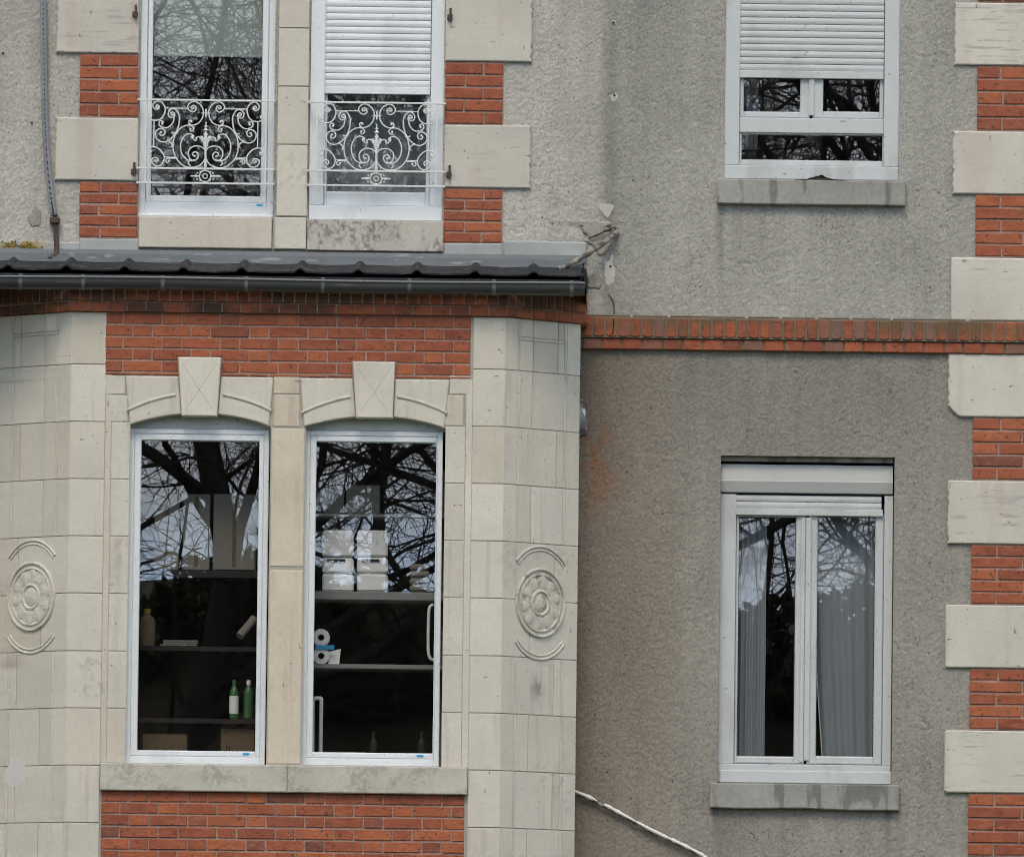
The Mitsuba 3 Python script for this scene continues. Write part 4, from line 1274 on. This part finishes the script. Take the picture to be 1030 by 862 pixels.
def railing(cx, oy, label):
    k = thing('window_railing', label, 'railing', None)
    D = 0.075
    ref = pix(cx, 101 + oy, -D)

    def L(X, Y):                                       # to metres on the railing's own plane
        return np.array([ref[0] + (X - 578) / Z0 * PXM, -D, ref[2] - (Y - 52) / Z0 * PXM])

    for (Y, r) in ((52, 0.0055), (648, 0.0055), (775, 0.0055)):
        a, b = L(-14, Y), L(1170, Y)
        m = rbox(a[0], b[0], -D - 0.006, -D + 0.006, a[2] - r, a[2] + r, 0.0015)
        add(k + '__rail', m, 'painted_iron')
    for X in (58, 1098):
        a, b = L(X, 775), L(X, 52)
        add(k + '__post', rbox(a[0] - 0.0045, a[0] + 0.0045, -D - 0.005, -D + 0.005, a[2], b[2], 0.001), 'painted_iron')
    for X in (-14, 1170):                       # fixings let into the stone
        for Y in (52, 648, 775):
            a = L(X, Y)
            add(k + '__fixing', rbox(a[0] - 0.005, a[0] + 0.005, -D + 0.003, -0.0, a[2] - 0.005, a[2] + 0.005, 0.001), 'painted_iron')
    for sg in (1, -1):
        f = (lambda X: X) if sg == 1 else (lambda X: 2 * 578 - X)
        for c in CURVES:
            p = np.array([L(f(X), Y) for X, Y in c])
            s = spline(p, 5)
            rr = np.full(len(s), 0.0045)
            m = [tube(s, rr, 6)]
            b = trimesh.creation.icosphere(subdivisions=1, radius=0.0075)
            m.append(moved(b, p[0]))
            if len(c) > 8: m.append(moved(b, p[-1]))
            add(k + '__scroll', cat(m), 'painted_iron', True)
        for a, b in STRAIGHT:
            add(k + '__tie_bar', tube(np.array([L(f(a[0]), a[1]), L(f(b[0]), b[1])]), 0.0038, 6), 'painted_iron', True)
    # centre stem with its finial, the small cross above and the ornament between the lower rails
    def turned(pts):
        pr = [(max(r / Z0 * PXM, 0.0006), -(Y - 52) / Z0 * PXM) for r, Y in pts][::-1]
        m = lathe(pr, 12)
        return moved(m, (ref[0], -D, ref[2]))
    add(k + '__finial', turned([(2, 240), (8, 252), (4, 264), (12, 280), (5, 292), (20, 312), (8, 326), (12, 350), (15, 380), (13, 410), (12, 440), (10, 470), (9, 520), (10, 580), (14, 620), (9, 648)]), 'painted_iron', 40)
    lf = []
    for sg in (1, -1):
        for (X, Y, rx, ry, th) in ((22, 388, 9, 26, 0.5), (34, 372, 14, 8, 0.3), (14, 430, 8, 26, -0.15), (30, 402, 7, 14, 0.9), (12, 350, 8, 9, 0.0), (16, 310, 9, 5, 0.0), (13, 280, 6, 4, 0.0)):
            b = trimesh.creation.icosphere(subdivisions=1, radius=1.0)
            v_ = b.vertices * [rx / Z0 * PXM, 0.005, ry / Z0 * PXM]
            ct, st_ = math.cos(th * sg), math.sin(th * sg)
            b.vertices = v_ @ np.array([[ct, 0, st_], [0, 1, 0], [-st_, 0, ct]]).T + L(578 + sg * X, Y)
            lf.append(b)
    add(k + '__leaf', cat(lf), 'painted_iron', True, kind='stuff')
    cr_ = []
    for dx, dy in ((0, -34), (0, 34), (-30, 0), (30, 0)):
        b = trimesh.creation.icosphere(subdivisions=1, radius=1.0)
        b.vertices = b.vertices * [abs(dx) * 0.75 / Z0 * PXM + 0.006, 0.005, abs(dy) * 0.5 / Z0 * PXM + 0.004] + L(578 + dx * 0.5, 165 + dy * 0.55)
        cr_.append(b)
    add(k + '__collar', cat(cr_), 'painted_iron', True)
    orn = []
    for r_, th in ((50, 0.004), (20, 0.0036)):
        a = np.linspace(0, 2 * PI, 25)
        orn.append(tube(np.array([L(578 + r_ * math.cos(t), 714 + r_ * math.sin(t)) for t in a]), th, 6, False))
    for sg in (1, -1):
        for (X, Y, rx, ry) in ((98, 0, 34, 8), (78, 0, 9, 15), (60, 0, 14, 9), (40, 36, 10, 9), (40, -36, 10, 9), (0, 50, 9, 10), (0, -50, 9, 10), (68, 27, 9, 8), (68, -27, 9, 8)):
            b = trimesh.creation.icosphere(subdivisions=1, radius=1.0)
            b.vertices = b.vertices * [rx / Z0 * PXM, 0.005, ry / Z0 * PXM] + L(578 + sg * X, 714 + Y)
            orn.append(b)
    add(k + '__ornament', cat(orn), 'painted_iron', True)


railing(207.5, 0.2, 'white scrolled iron railing before the left upper window with the blind')
railing(379.3, 2.7, 'white scrolled iron railing before the upper window with the lowered shutter')

# ------------------------------------------------------------------ pipes, cables and small things on the walls
k = thing('conduit', 'slotted grey cable conduit running down the render at the upper left', 'conduit')
pp = [pix(x, y, -0.035) for x, y in ((43, -60), (43.5, 0), (44.5, 60), (45.5, 120), (48, 165), (52, 200), (54.5, 217))]
sp_ = spline(pp, 6)
add(k + '__channel', tube(sp_, 0.021, 10), 'grey_conduit', True)
for t_ in range(2, len(sp_) - 1):
    a = sp_[t_]
    for dz in (0.0, -0.028):
        add(k + '__slot', rbox(a[0] - 0.003, a[0] + 0.003, a[1] - 0.0225, a[1] - 0.012, a[2] + dz - 0.007, a[2] + dz + 0.007, 0.001), 'black_slot')
a = pix(55, 222, -0.04)
add(k + '__clamp', rbox(a[0] - 0.03, a[0] + 0.03, -0.06, 0.005, a[2] - 0.018, a[2] + 0.018, 0.005), 'rusty_iron')
k = thing('rusty_pipe', 'short rusty pipe elbow below the grey conduit, opening over the bay roof', 'pipe')
p_ = [pix(55.5, 216, -0.03), pix(56.5, 235, -0.03), pix(57, 250, -0.04), pix(56.5, 255, -0.06), pix(52, 259.5, -0.12), pix(50, 261, -0.16)]
add(k + '__tube', tube(spline(p_, 5), 0.0165, 10), 'rusty_iron', True)
add(k + '__mouth', tube(np.array([p_[-1] + [0, -0.003, -0.001], p_[-1] + [0, 0.001, 0]]), 0.013, 10), 'black_slot')

k = thing('old_pipe', 'peeling pale pipe slanting from the bay roof up into the wall', 'pipe')
p_ = [pix(561, 271, -0.30), pix(575, 265, -0.22), pix(592, 255, -0.14), pix(608, 244, -0.08), pix(618, 236, -0.05), pix(621, 233, 0.02)]
sp_ = spline(p_, 6)
rr = 0.0155 + 0.003 * np.sin(np.arange(len(sp_)) * 1.7)
add(k + '__tube', tube(sp_, rr, 10), 'peeling_paint', True)
d_ = (sp_[0] - sp_[1]) / np.linalg.norm(sp_[0] - sp_[1])
add(k + '__mouth', tube(np.array([sp_[0] + d_ * 0.003, sp_[0] - d_ * 0.002]), 0.0125, 10), 'black_slot')
add(k + '__bracket', tube(spline([pix(592, 240, -0.03), pix(606, 234, -0.04), pix(618, 229, -0.03), pix(619, 234, -0.02)], 5), 0.005, 6), 'rusty_iron', True)

k = thing('wire', 'short black wire hanging over the brick band beside the bay', 'wire')
add(k, tube(spline([pix(612, 296, -0.012), pix(617, 304, -0.02), pix(617.5, 318, -0.035), pix(617, 324, -0.07), pix(616.5, 334, -0.068), pix(614, 337, -0.066)], 5), 0.0032, 6), 'black_slot', True)
k = thing('cable', 'thin grey cable clipped along the top of the brick band', 'cable')
add(k + '__line', tube(spline([pix(x, 320.5 - 0 + (x - 800) * 0.0 + 0.0125 * (x - 800), -0.03) for x in (592, 640, 720, 800, 880, 960, 1040)], 6), 0.0032, 5), 'grey_conduit', True)
for X in (165, 247, 418, 493, 572, 648, 738, 905):
    px = 560 + X / 2.19
    a = pix(px, 320.5 + 0.0125 * (px - 800), -0.035)
    add(k + '__clip', rbox(a[0] - 0.009, a[0] + 0.009, -0.046, 0.0, a[2] - 0.008, a[2] + 0.007, 0.003), 'white_plaster')

k = thing('paint_splashed_cable', 'thick paint crusted cable slanting down the grey wall from the bay', 'cable')
p_ = [pix(x, y, -0.03) for x, y in ((560, 786), (577, 796), (600, 806), (630, 822), (660, 838), (690, 852), (712, 864), (740, 880))]
sp_ = spline(p_, 14)
nz = meshkit.fbm(sp_ * 16, 3, 3)
add(k + '__line', tube(sp_ + np.stack([nz * 0, nz * 0, (nz - 0.5) * 0.03], -1), 0.011 + 0.022 * np.clip(nz - 0.42, 0, 1), 9), 'peeling_paint', True)
cr_ = []
for q in range(0, len(sp_) - 1, 2):
    if nz[q] > 0.38:
        b = trimesh.creation.icosphere(subdivisions=1, radius=1.0)
        b.vertices = b.vertices * [RNG.uniform(0.02, 0.045), 0.014, RNG.uniform(0.007, 0.014)]
        th = 0.5
        b.vertices = b.vertices @ np.array([[math.cos(th), 0, math.sin(th)], [0, 1, 0], [-math.sin(th), 0, math.cos(th)]]).T + sp_[q] + [0, -0.01, 0.006]
        add(k + '__crust', b, 'white_crust', True)

k = thing('wall_lamp', 'grey bulkhead lamp half hidden behind the right edge of the bay', 'lamp')
a = pix(585, 420, -0.1)
add(k + '__base', rbox(a[0] - 0.11, a[0] + 0.035, -0.02, 0.0, a[2] - 0.10, a[2] + 0.12, 0.006), 'peeling_paint')
prof = [(0.085, 0.0), (0.085, 0.03), (0.07, 0.06), (0.05, 0.075), (0.0005, 0.08)]
ml_ = lathe(prof, 20)
add(k + '__body', moved(ml_, (a[0] - 0.055, -0.02, a[2] + 0.0), np.array([[1, 0, 0], [0, 0, -1], [0, 1, 0]])), 'grey_plastic', 40)
add(k + '__glass_cover', rbox(a[0] + 0.0, a[0] + 0.022, -0.075, -0.02, a[2] + 0.01, a[2] + 0.055, 0.005), 'white_paper')


def blob_patch(px, py, rx, ry, seed):
    c = pix(px, py, 0)
    a = np.linspace(0, 2 * PI, 34, endpoint=False)
    r = 0.35 + 1.2 * meshkit.fbm(np.stack([np.cos(a) * 2.4, np.sin(a) * 2.4, a * 0 + seed], -1), 3, seed)
    return block(FRONT, list(zip(c[0] + rx * PXM * r * np.cos(a), c[2] + ry * PXM * r * np.sin(a))), -0.01, 0.006, 0.0015)[0]


for n_, (px, py, rx, ry) in enumerate(((617.5, 23, 2.2, 2.2), (618, 98, 4.5, 4), (609, 211, 7, 7), (613, 272, 5.5, 15))):
    add(house + '__plaster_patch', blob_patch(px, py, rx, ry, n_ + 3), 'white_plaster')
for n_, (px, py, rx, ry, th) in enumerate(((600, 229, 17, 9, 0.022), (603, 243, 12, 12, 0.016), (597, 283, 9, 10, 0.012), (36, 219, 7, 10, 0.008))):
    c = pix(px, py, 0)
    a = np.linspace(0, 2 * PI, 30, endpoint=False)
    q = 0.4 + 1.1 * meshkit.fbm(np.stack([np.cos(a) * 2.0, np.sin(a) * 2.0, a * 0 + n_ * 3.1], -1), 3, n_)
    add(house + '__mortar_patch', block(FRONT, list(zip(c[0] + rx * PXM * q * np.cos(a), c[2] + ry * PXM * q * np.sin(a))), -0.01, th, min(0.010, th * 0.6))[0], 'patch_mortar')
for n_, (px, py) in enumerate(((617, 23), (618, 96), (3, 54), (32, 124), (614, 268))):
    a = pix(px, py, -0.005)
    add(house + '__drilled_hole', moved(lathe([(0.0075, 0.0), (0.006, 0.002), (0.0005, 0.002)], 10), (a[0], -0.0105, a[2]), np.array([[1, 0, 0], [0, 0, -1], [0, 1, 0]])), 'black_slot')

# shutter hinge pins on the quoins
for (px, py) in ((136, 14), (134.5, 172), (452.5, 17), (451.5, 175)):
    a = pix(px, py, -0.03)
    m_ = [rbox(a[0] - 0.016, a[0] + 0.016, -0.04, -0.015, a[2] - 0.022, a[2] + 0.012, 0.004), tube(np.array([(a[0] + 0.004, -0.045, a[2] - 0.035), (a[0] + 0.004, -0.045, a[2] + 0.05)]), 0.0075, 8),
          tube(np.array([(a[0] - 0.004, -0.044, a[2] - 0.01), (a[0] - 0.004, 0.0, a[2] - 0.014)]), 0.009, 8)]
    add(house + '__hinge_pin', cat(m_), 'rusty_iron')

# cable and moss at the upper sill; heap of dirt on the right sill
k = thing('sill_wire', 'thin grey wire running down the joint between the two upper left sills', 'wire')
add(k, tube(spline([pix(x, y, -0.042) for x, y in ((272, 203), (275, 206), (275.5, 220), (275.3, 240), (275, 254))], 5), 0.0035, 6), 'grey_conduit', True)
hp = pix(826, 181.5, -0.02)
X, Y = np.meshgrid(np.linspace(-0.16, 0.16, 41), np.linspace(-0.03, 0.06, 13))
H = 0.026 * np.exp(-(X / 0.075) ** 2) * (0.5 + meshkit.fbm(np.stack([X * 30, Y * 30, X * 0], -1), 3, 5)) - 0.004
ny, nx = X.shape
i, j = np.meshgrid(np.arange(ny - 1), np.arange(nx - 1), indexing='ij')
q = np.stack([i * nx + j, i * nx + j + 1, (i + 1) * nx + j + 1, (i + 1) * nx + j], -1).reshape(-1, 4)
k = thing('dirt_heap', 'small heap of dark dirt lying on the upper right window sill', 'dirt')
add(k, trimesh.Trimesh(np.stack([X + hp[0], Y - 0.02, H + hp[2] + 0.001], -1).reshape(-1, 3), np.vstack([q[:, [0, 1, 2]], q[:, [0, 2, 3]]]), process=False), 'dark_soil', True)

# ------------------------------------------------------------------ behind the bay's glass
YI = -PROJ + 0.42


def ir(x0, y0, x1, y1, y=YI): return rect(x0, y0, x1, y1, y)


k = thing('shelf', 'dark shelf rack behind the left bay window', 'shelf')
for (py, h) in ((573.5, 0.045), (650, 0.03), (722.5, 0.03), (768, 0.03)):
    z = pix(200, py, YI)[2]
    add(k + '__board', rbox(-2.55, -1.45, YI - 0.0, YI + 0.45, z - h, z, 0.003), 'dark_board')
add(k + '__upright', cat([rbox(-2.53, -2.49, YI + 0.02, YI + 0.06, 0.14, 2.9), rbox(-1.50, -1.46, YI + 0.02, YI + 0.06, 0.14, 2.9)]), 'dark_board')
for n_, (x0, x1, lab) in enumerate(((155, 180, 'narrow pale carton standing leftmost on the left window shelf'), (184, 211, 'pale carton with two round marks standing in the middle of the left window shelf'), (214.5, 257, 'wide pale carton standing rightmost on the left window shelf'))):
    u0, u1, v0, v1 = ir(x0, 497, x1, 573.5, YI + 0.05)
    k = thing('carton', lab, 'carton')
    add(k + '__body', rbox(u0, u1, YI + 0.05, YI + 0.32, v0 + 0.001, v1, 0.004), 'pale_carton')
    add(k + '__seam', rbox((u0 + u1) / 2 - 0.012, (u0 + u1) / 2 + 0.012, YI + 0.0485, YI + 0.06, v0 + 0.02, v1 - 0.01, 0.0005), 'cardboard')
    if n_ == 1:
        for py in (523, 548):
            c = pix(195, py, YI + 0.048)
            a = np.linspace(0, 2 * PI, 17)
            add(k + '__mark', tube(np.stack([c[0] + 0.022 * np.cos(a), a * 0 + c[1], c[2] + 0.022 * np.sin(a)], -1), 0.002, 4, False), 'dark_board')


def bottle(x0, x1, y0, y1, lab, body, cap, label_col=None):
    u0, u1, v0, v1 = ir(x0, y0, x1, y1, YI + 0.05)
    r, h = (u1 - u0) / 2, v1 - v0
    k = thing('bottle', lab, 'bottle')
    loc = ((u0 + u1) / 2, YI + 0.05 + r, v0 + 0.001)
    add(k + '__body', moved(lathe([(0.0005, 0), (r * 0.92, 0.0), (r, 0.012), (r, h * 0.66), (r * 0.85, h * 0.74), (r * 0.42, h * 0.84), (r * 0.4, h * 0.88), (0.0005, h * 0.88)], 18), loc), body, 40)
    add(k + '__cap', moved(lathe([(r * 0.46, h * 0.87), (r * 0.46, h * 0.985), (r * 0.4, h), (0.0005, h)], 14), loc), cap, 40)
    if label_col:
        add(k + '__wrapper', moved(lathe([(r * 1.006, h * 0.12), (r * 1.012, h * 0.13), (r * 1.012, h * 0.58), (r * 1.006, h * 0.59)], 18), loc), label_col, 40)
    return k


bottle(230.5, 240, 684, 722.5, 'green capped bottle with a white wrapper on the low shelf of the left bay window', 'green_plastic', 'green_plastic', 'white_paper')
bottle(245, 254.5, 684, 722.5, 'plain green bottle with white cap on the low shelf of the left bay window', 'green_plastic', 'white_paper')
bottle(139, 156, 612, 650, 'dim yellow capped bottle at the left edge of the middle shelf', 'cardboard', 'yellow_plastic')
u0, u1, v0, v1 = ir(222, 733, 256, 767, YI + 0.05)
k = thing('cardboard_box', 'brown cardboard box with two small dark marks under the green bottles', 'box')
add(k + '__body', rbox(u0, u1, YI + 0.05, YI + 0.35, v0 - 0.0, v1, 0.004), 'cardboard')
for q in (0.18, 0.26):
    x = u0 + (u1 - u0) * q
    add(k + '__mark', rbox(x - 0.004, x + 0.004, YI + 0.0485, YI + 0.052, v0 + 0.06, v0 + 0.10, 0.0005), 'dark_board')
u0, u1, v0, v1 = ir(143, 738, 188, 767, YI + 0.05)
k = thing('cardboard_box', 'low brown cardboard box at the bottom left of the left bay window', 'box')
add(k, rbox(u0, u1, YI + 0.05, YI + 0.35, v0, v1, 0.004), 'cardboard')
for n_, (x0, y0, x1, y1, lab) in enumerate(((160, 640, 200, 649.5, 'flat white stack of papers on the middle shelf behind the left bay window'),)):
    u0, u1, v0, v1 = ir(x0, y0, x1, y1, YI + 0.02)
    k = thing('paper_stack', lab, 'paper')
    ms = [rbox(u0 + RNG.uniform(0, 0.03), u1 - RNG.uniform(0, 0.03), YI + 0.02, YI + 0.22, v0 + j_ * 0.012, v0 + j_ * 0.012 + 0.010, 0.002) for j_ in range(3)]
    add(k, cat(ms), 'pale_carton')
a, b = pix(241, 640, YI + 0.03), pix(256, 622, YI + 0.10)
k = thing('paper_tube', 'white tube leaning at the right of the middle shelf in the left bay window', 'tube')
add(k, tube(np.array([a, b]), 0.026, 14), 'pale_carton', 30)

k = thing('shelf', 'pale grey shelf rack behind the right bay window', 'shelf')
for (py, h) in ((517, 0.018), (595, 0.05), (668, 0.028)):
    z = pix(376, py, YI)[2]
    add(k + '__board', rbox(-1.25, -0.38, YI, YI + 0.4, z - h, z, 0.003), 'shelf_board')
add(k + '__upright', cat([rbox(-1.24, -1.215, YI + 0.37, YI + 0.40, 0.14, 2.9), rbox(-0.42, -0.395, YI + 0.37, YI + 0.40, 0.14, 2.9)]), 'shelf_board')
n_ = 0
posn = {0: 'left', 1: 'right'}
lev = ['bottom', 'middle', 'top']
for c_, (x0, x1) in enumerate(((324, 355.5), (359, 390))):
    for r_, (y0, y1) in enumerate(((577, 595), (560.5, 576.5), (533, 560))):
        u0, u1, v0, v1 = ir(x0, y0, x1, y1, YI + 0.03)
        k = thing('paper_pack', f'white wrapped paper pack, {lev[r_]} of the {posn[c_]} stack on the right window shelf', 'pack')
        add(k + '__wrapping', rbox(u0, u1, YI + 0.03 + RNG.uniform(0, 0.01), YI + 0.25, v0 + 0.001, v1 - 0.001, 0.012), 'white_paper')
        if r_ == 1:
            add(k + '__print', rbox(u0 + 0.03, u1 - 0.05, YI + 0.028, YI + 0.05, v1 - 0.025, v1 - 0.010, 0.001), 'dark_board')
u0, u1, v0, v1 = ir(412, 566, 436, 595, YI + 0.03)
k = thing('paper_pack', 'pale folded cloth pile at the right end of the right window shelf', 'cloth')
add(k, cat([rbox(u0, u1 - 0.01 * q, YI + 0.03, YI + 0.25, v0 + 0.042 * q + 0.001, v0 + 0.042 * q + 0.040, 0.012) for q in range(4)]), 'pale_carton')
for (x0, y0, x1, y1, lab) in ((325, 490, 346, 517, 'small pale carton left on the top shelf of the right bay window'), (348, 488, 382, 517, 'wide pale carton in the middle of the top shelf of the right bay window')):
    u0, u1, v0, v1 = ir(x0, y0, x1, y1, YI + 0.05)
    k = thing('carton', lab, 'carton')
    add(k, rbox(u0, u1, YI + 0.05, YI + 0.3, v0 + 0.001, v1, 0.005), 'pale_carton')
for (py, lab) in ((641, 'upper white paper roll of the two on the middle shelf of the right bay window'), (659.5, 'lower white paper roll of the two on the middle shelf of the right bay window')):
    c = pix(323, py, YI + 0.02)
    k = thing('paper_roll', lab, 'paper roll')
    m_ = lathe([(0.019, 0.0), (0.050, 0.0), (0.052, 0.004), (0.052, 0.10), (0.05, 0.104)], 22)
    RX = np.array([[1, 0, 0], [0, 0, 1], [0, -1, 0]])
    add(k + '__paper', moved(m_, (c[0], YI + 0.02, c[2]), RX), 'white_paper', 40)
    add(k + '__core', moved(lathe([(0.019, 0.0), (0.018, 0.1)], 14), (c[0], YI + 0.0205, c[2]), RX), 'cardboard', True)
c = pix(327, 651, YI + 0.01)
k = thing('packaging_strip', 'blue printed strip of wrapping between the two paper rolls', 'wrapping')
add(k, rbox(c[0] - 0.06, c[0] + 0.055, YI + 0.012, YI + 0.018, c[2] - 0.014, c[2] + 0.014, 0.002), 'blue_print')
u0, u1, v0, v1 = ir(330, 652, 341, 668, YI + 0.05)
k = thing('paper_pack', 'crumpled white paper beside the two paper rolls', 'paper')
add(k, trimesh.convex.convex_hull(np.array([(u0, YI + 0.05, v0 + 0.002), (u1, YI + 0.06, v0 + 0.002), (u1 + 0.01, YI + 0.08, v1), (u0, YI + 0.07, v1 - 0.02), (u0, YI + 0.14, v0 + 0.002), (u1, YI + 0.14, v0 + 0.002)])), 'white_paper')
k = thing('trolley_frame', 'white tubular frame at the bottom left of the right bay window', 'frame')
add(k, tube(spline([pix(314, 790, YI), pix(314.5, 710, YI), pix(316, 703, YI), pix(322, 703, YI), pix(323, 710, YI), pix(322, 790, YI)], 6), 0.012, 8), 'white_paper', True)
k = thing('towel_handle', 'white bent plastic handle at the right edge of the right bay window', 'handle')
add(k, tube(spline([pix(436, 608, YI), pix(432, 612, YI), pix(431, 630, YI), pix(431, 655, YI), pix(433, 662, YI), pix(437, 664, YI)], 6), 0.010, 8), 'white_paper', True)
for (x0, x1, lab) in ((371, 380, 'dim grey bottle at the bottom of the right bay window, left of two'), (419, 429, 'dim grey bottle at the bottom of the right bay window, right of two')):
    bottle(x0, x1, 736, 775, lab, 'dark_board', 'dark_board')
add(thing('low_table', 'low dark table at the bottom of the right bay window', 'table'), rbox(-1.1, -0.45, YI, YI + 0.4, pix(376, 780, YI)[2], pix(376, 775, YI)[2]), 'dark_board')

# ------------------------------------------------------------------ the wood that the windows mirror
def limbs(base, seed, height, r0, lean=(0, 0), fork=0.38):
    rng = np.random.default_rng(seed)
    segs = []

    def grow(p, d, r, length, level):
        n = max(3, int(length / (0.50 if level < 2 else 0.28)))
        step = length / n
        pts, rad = [p], [r]
        noise_ = rng.normal(0, 0.09 + 0.06 * level, (n, 3))
        for k in range(n):
            d = d + noise_[k]
            d[2] += 0.05 if level < 2 else 0.01
            d = d / math.sqrt(d[0] * d[0] + d[1] * d[1] + d[2] * d[2])
            p = p + d * step
            rr = r * (1 - (0.55 if level < 3 else 0.75) * (k + 1) / n)
            pts.append(p); rad.append(rr)
            if level < 4 and (level > 0 or (k + 1) / n > fork) and rng.random() < (0.9, 0.72, 0.62, 0.42)[level]:
                ax = rng.normal(0, 1, 3); ax -= d * (ax @ d); ax /= math.sqrt(ax @ ax)
                ang = rng.uniform(0.5, 1.2)
                grow(p, d * math.cos(ang) + ax * math.sin(ang), max(rr * rng.uniform(0.27, 0.50), 0.007), length * rng.uniform(0.34, 0.55) * (1.15 if level == 0 else 1), level + 1)
        segs.append((np.array(pts), np.maximum(np.array(rad), 0.0055), level))

    grow(np.array(base, float), np.array([lean[0], lean[1], 1.0]), r0, height, 0)
    return segs


def sticks(lines):
    """Many thin limbs in one mesh: a three sided prism for every length of them."""
    A = np.vstack([p[:-1] for p, r in lines]); B = np.vstack([p[1:] for p, r in lines])
    ra = np.concatenate([r[:-1] for p, r in lines]); rb = np.concatenate([r[1:] for p, r in lines])
    t = (B - A) / (np.linalg.norm(B - A, axis=1, keepdims=True) + 1e-9)
    u = np.cross(t, np.where(np.abs(t[:, 2:]) < 0.9, [0, 0, 1.0], [1.0, 0, 0])); u /= np.linalg.norm(u, axis=1, keepdims=True)
    w = np.cross(t, u)
    ring = [math.cos(q) * u + math.sin(q) * w for q in (0, 2 * PI / 3, 4 * PI / 3)]
    V = np.stack([A + q * ra[:, None] for q in ring] + [B + q * rb[:, None] for q in ring], 1).reshape(-1, 3)
    f = np.array([(0, 1, 4), (0, 4, 3), (1, 2, 5), (1, 5, 4), (2, 0, 3), (2, 3, 5)])
    return trimesh.Trimesh(V, (np.arange(len(A))[:, None, None] * 6 + f).reshape(-1, 3), process=False)


def bare_tree(x, y, seed, height, r0, label, lean=(0, 0), fork=0.17):
    z = np.interp(-y, [3, 58, 63, 82, 100], [0, -2.5, -2.5, 6.0, 7.3]) - 0.7
    k = thing('bare_tree', label, 'tree')
    S = limbs((x, y, z), seed, height, r0, lean, fork)
    add(k + '__trunk', cat([tube(p, r, 9) for p, r, l in S if l == 0]), 'bark', True)
    add(k + '__branches', cat([tube(p, r, 6, False) for p, r, l in S if l == 1] + [sticks([(p, r) for p, r, l in S if l == 2])]), 'bark', True)
    add(k + '__twigs', sticks([(p, r) for p, r, l in S if l > 2]), 'bark')
    print(k, [sum(1 for q in S if q[2] == l) for l in range(5)])


TREES = [(-4.85, -71, 3, 13.5, 0.25, (0.015, 0)), (-6.2, -76, 5, 13.0, 0.20, (-0.03, 0)), (-3.2, -84, 8, 12.0, 0.13, (0.03, 0)), (0.95, -73, 14, 13.0, 0.20, (0.03, 0)), (-1.95, -86, 46, 10.0, 0.10, (0.0, 0)),
         (1.6, -77, 17, 13.0, 0.22, (0.04, 0)), (5.4, -72, 21, 14.0, 0.22, (-0.02, 0)), (7.2, -74, 27, 13.0, 0.26, (0, 0)), (-7.0, -73, 31, 13.5, 0.27, (0.04, 0)), (3.0, -85, 23, 12.5, 0.15, (0.03, 0)),
         (-4.75, -73, 42, 6.0, 0.045, (0.05, 0)), (3.5, -83, 44, 6.5, 0.05, (-0.02, 0)), (0.6, -82, 45, 7.0, 0.07, (0, 0))]
ORD = ['first', 'second', 'third', 'fourth', 'fifth', 'sixth', 'seventh', 'eighth', 'ninth', 'tenth', 'eleventh', 'twelfth', 'thirteenth', 'fourteenth', 'fifteenth', 'sixteenth']
for n_, (x, y, sd, h, r, ln) in enumerate(TREES):
    bare_tree(x, y, sd, h, r, f'bare leafless {"sapling" if h < 8 else "tree"} on the wooded bank, {ORD[sorted(range(len(TREES)), key=lambda q: TREES[q][0]).index(n_)]} from the left as mirrored in the panes', ln)


def bush(x, y, w_, h_, seed, label):
    rng = np.random.default_rng(seed)
    z = np.interp(-y, [63, 82, 100], [-2.5, 6.0, 7.3]) - 0.4
    n = 2600
    c = rng.normal(0, 1, (n, 3)); c /= np.linalg.norm(c, axis=1, keepdims=True)
    c *= rng.uniform(0.55, 1.0, (n, 1)) ** 0.5
    c *= 1 + 0.3 * (meshkit.noise(c * 2.5 + seed, seed)[:, None] - 0.5) * 2
    c = c * [w_, w_ * 0.8, h_] + [x, y, z + h_ * 0.6]
    a, b = rng.normal(0, 1, (2, n, 3))
    a /= np.linalg.norm(a, axis=1, keepdims=True); b -= a * (a * b).sum(1, keepdims=True); b /= np.linalg.norm(b, axis=1, keepdims=True)
    s = rng.uniform(0.07, 0.16, (n, 1))
    V = np.stack([c - a * s, c + b * s * 0.5, c + a * s, c - b * s * 0.5], 1).reshape(-1, 3)
    q = np.arange(n)[:, None] * 4 + np.array([0, 1, 2, 3])
    k = thing('evergreen_bush', label, 'bush')
    add(k + '__leaves', trimesh.Trimesh(V, np.vstack([q[:, [0, 1, 2]], q[:, [0, 2, 3]]]), process=False), 'evergreen_leaf')
    add(k + '__stem', tube(np.array([(x, y, z - 0.3), (x, y, z + h_)]), 0.05, 6), 'bark', True)


for n_ in range(9):
    rng_ = random.Random(50 + n_)
    bush(-8 + 2.0 * n_ + rng_.uniform(-0.4, 0.4), -80 + rng_.uniform(-2, 1), 1.5, 0.55 + rng_.uniform(0, 0.4) + 0.35 * (n_ in (5, 6)), 60 + n_, f'dark evergreen bush among the trees of the bank, {["first","second","third","fourth","fifth","sixth","seventh","eighth","ninth"][n_]} from the left')
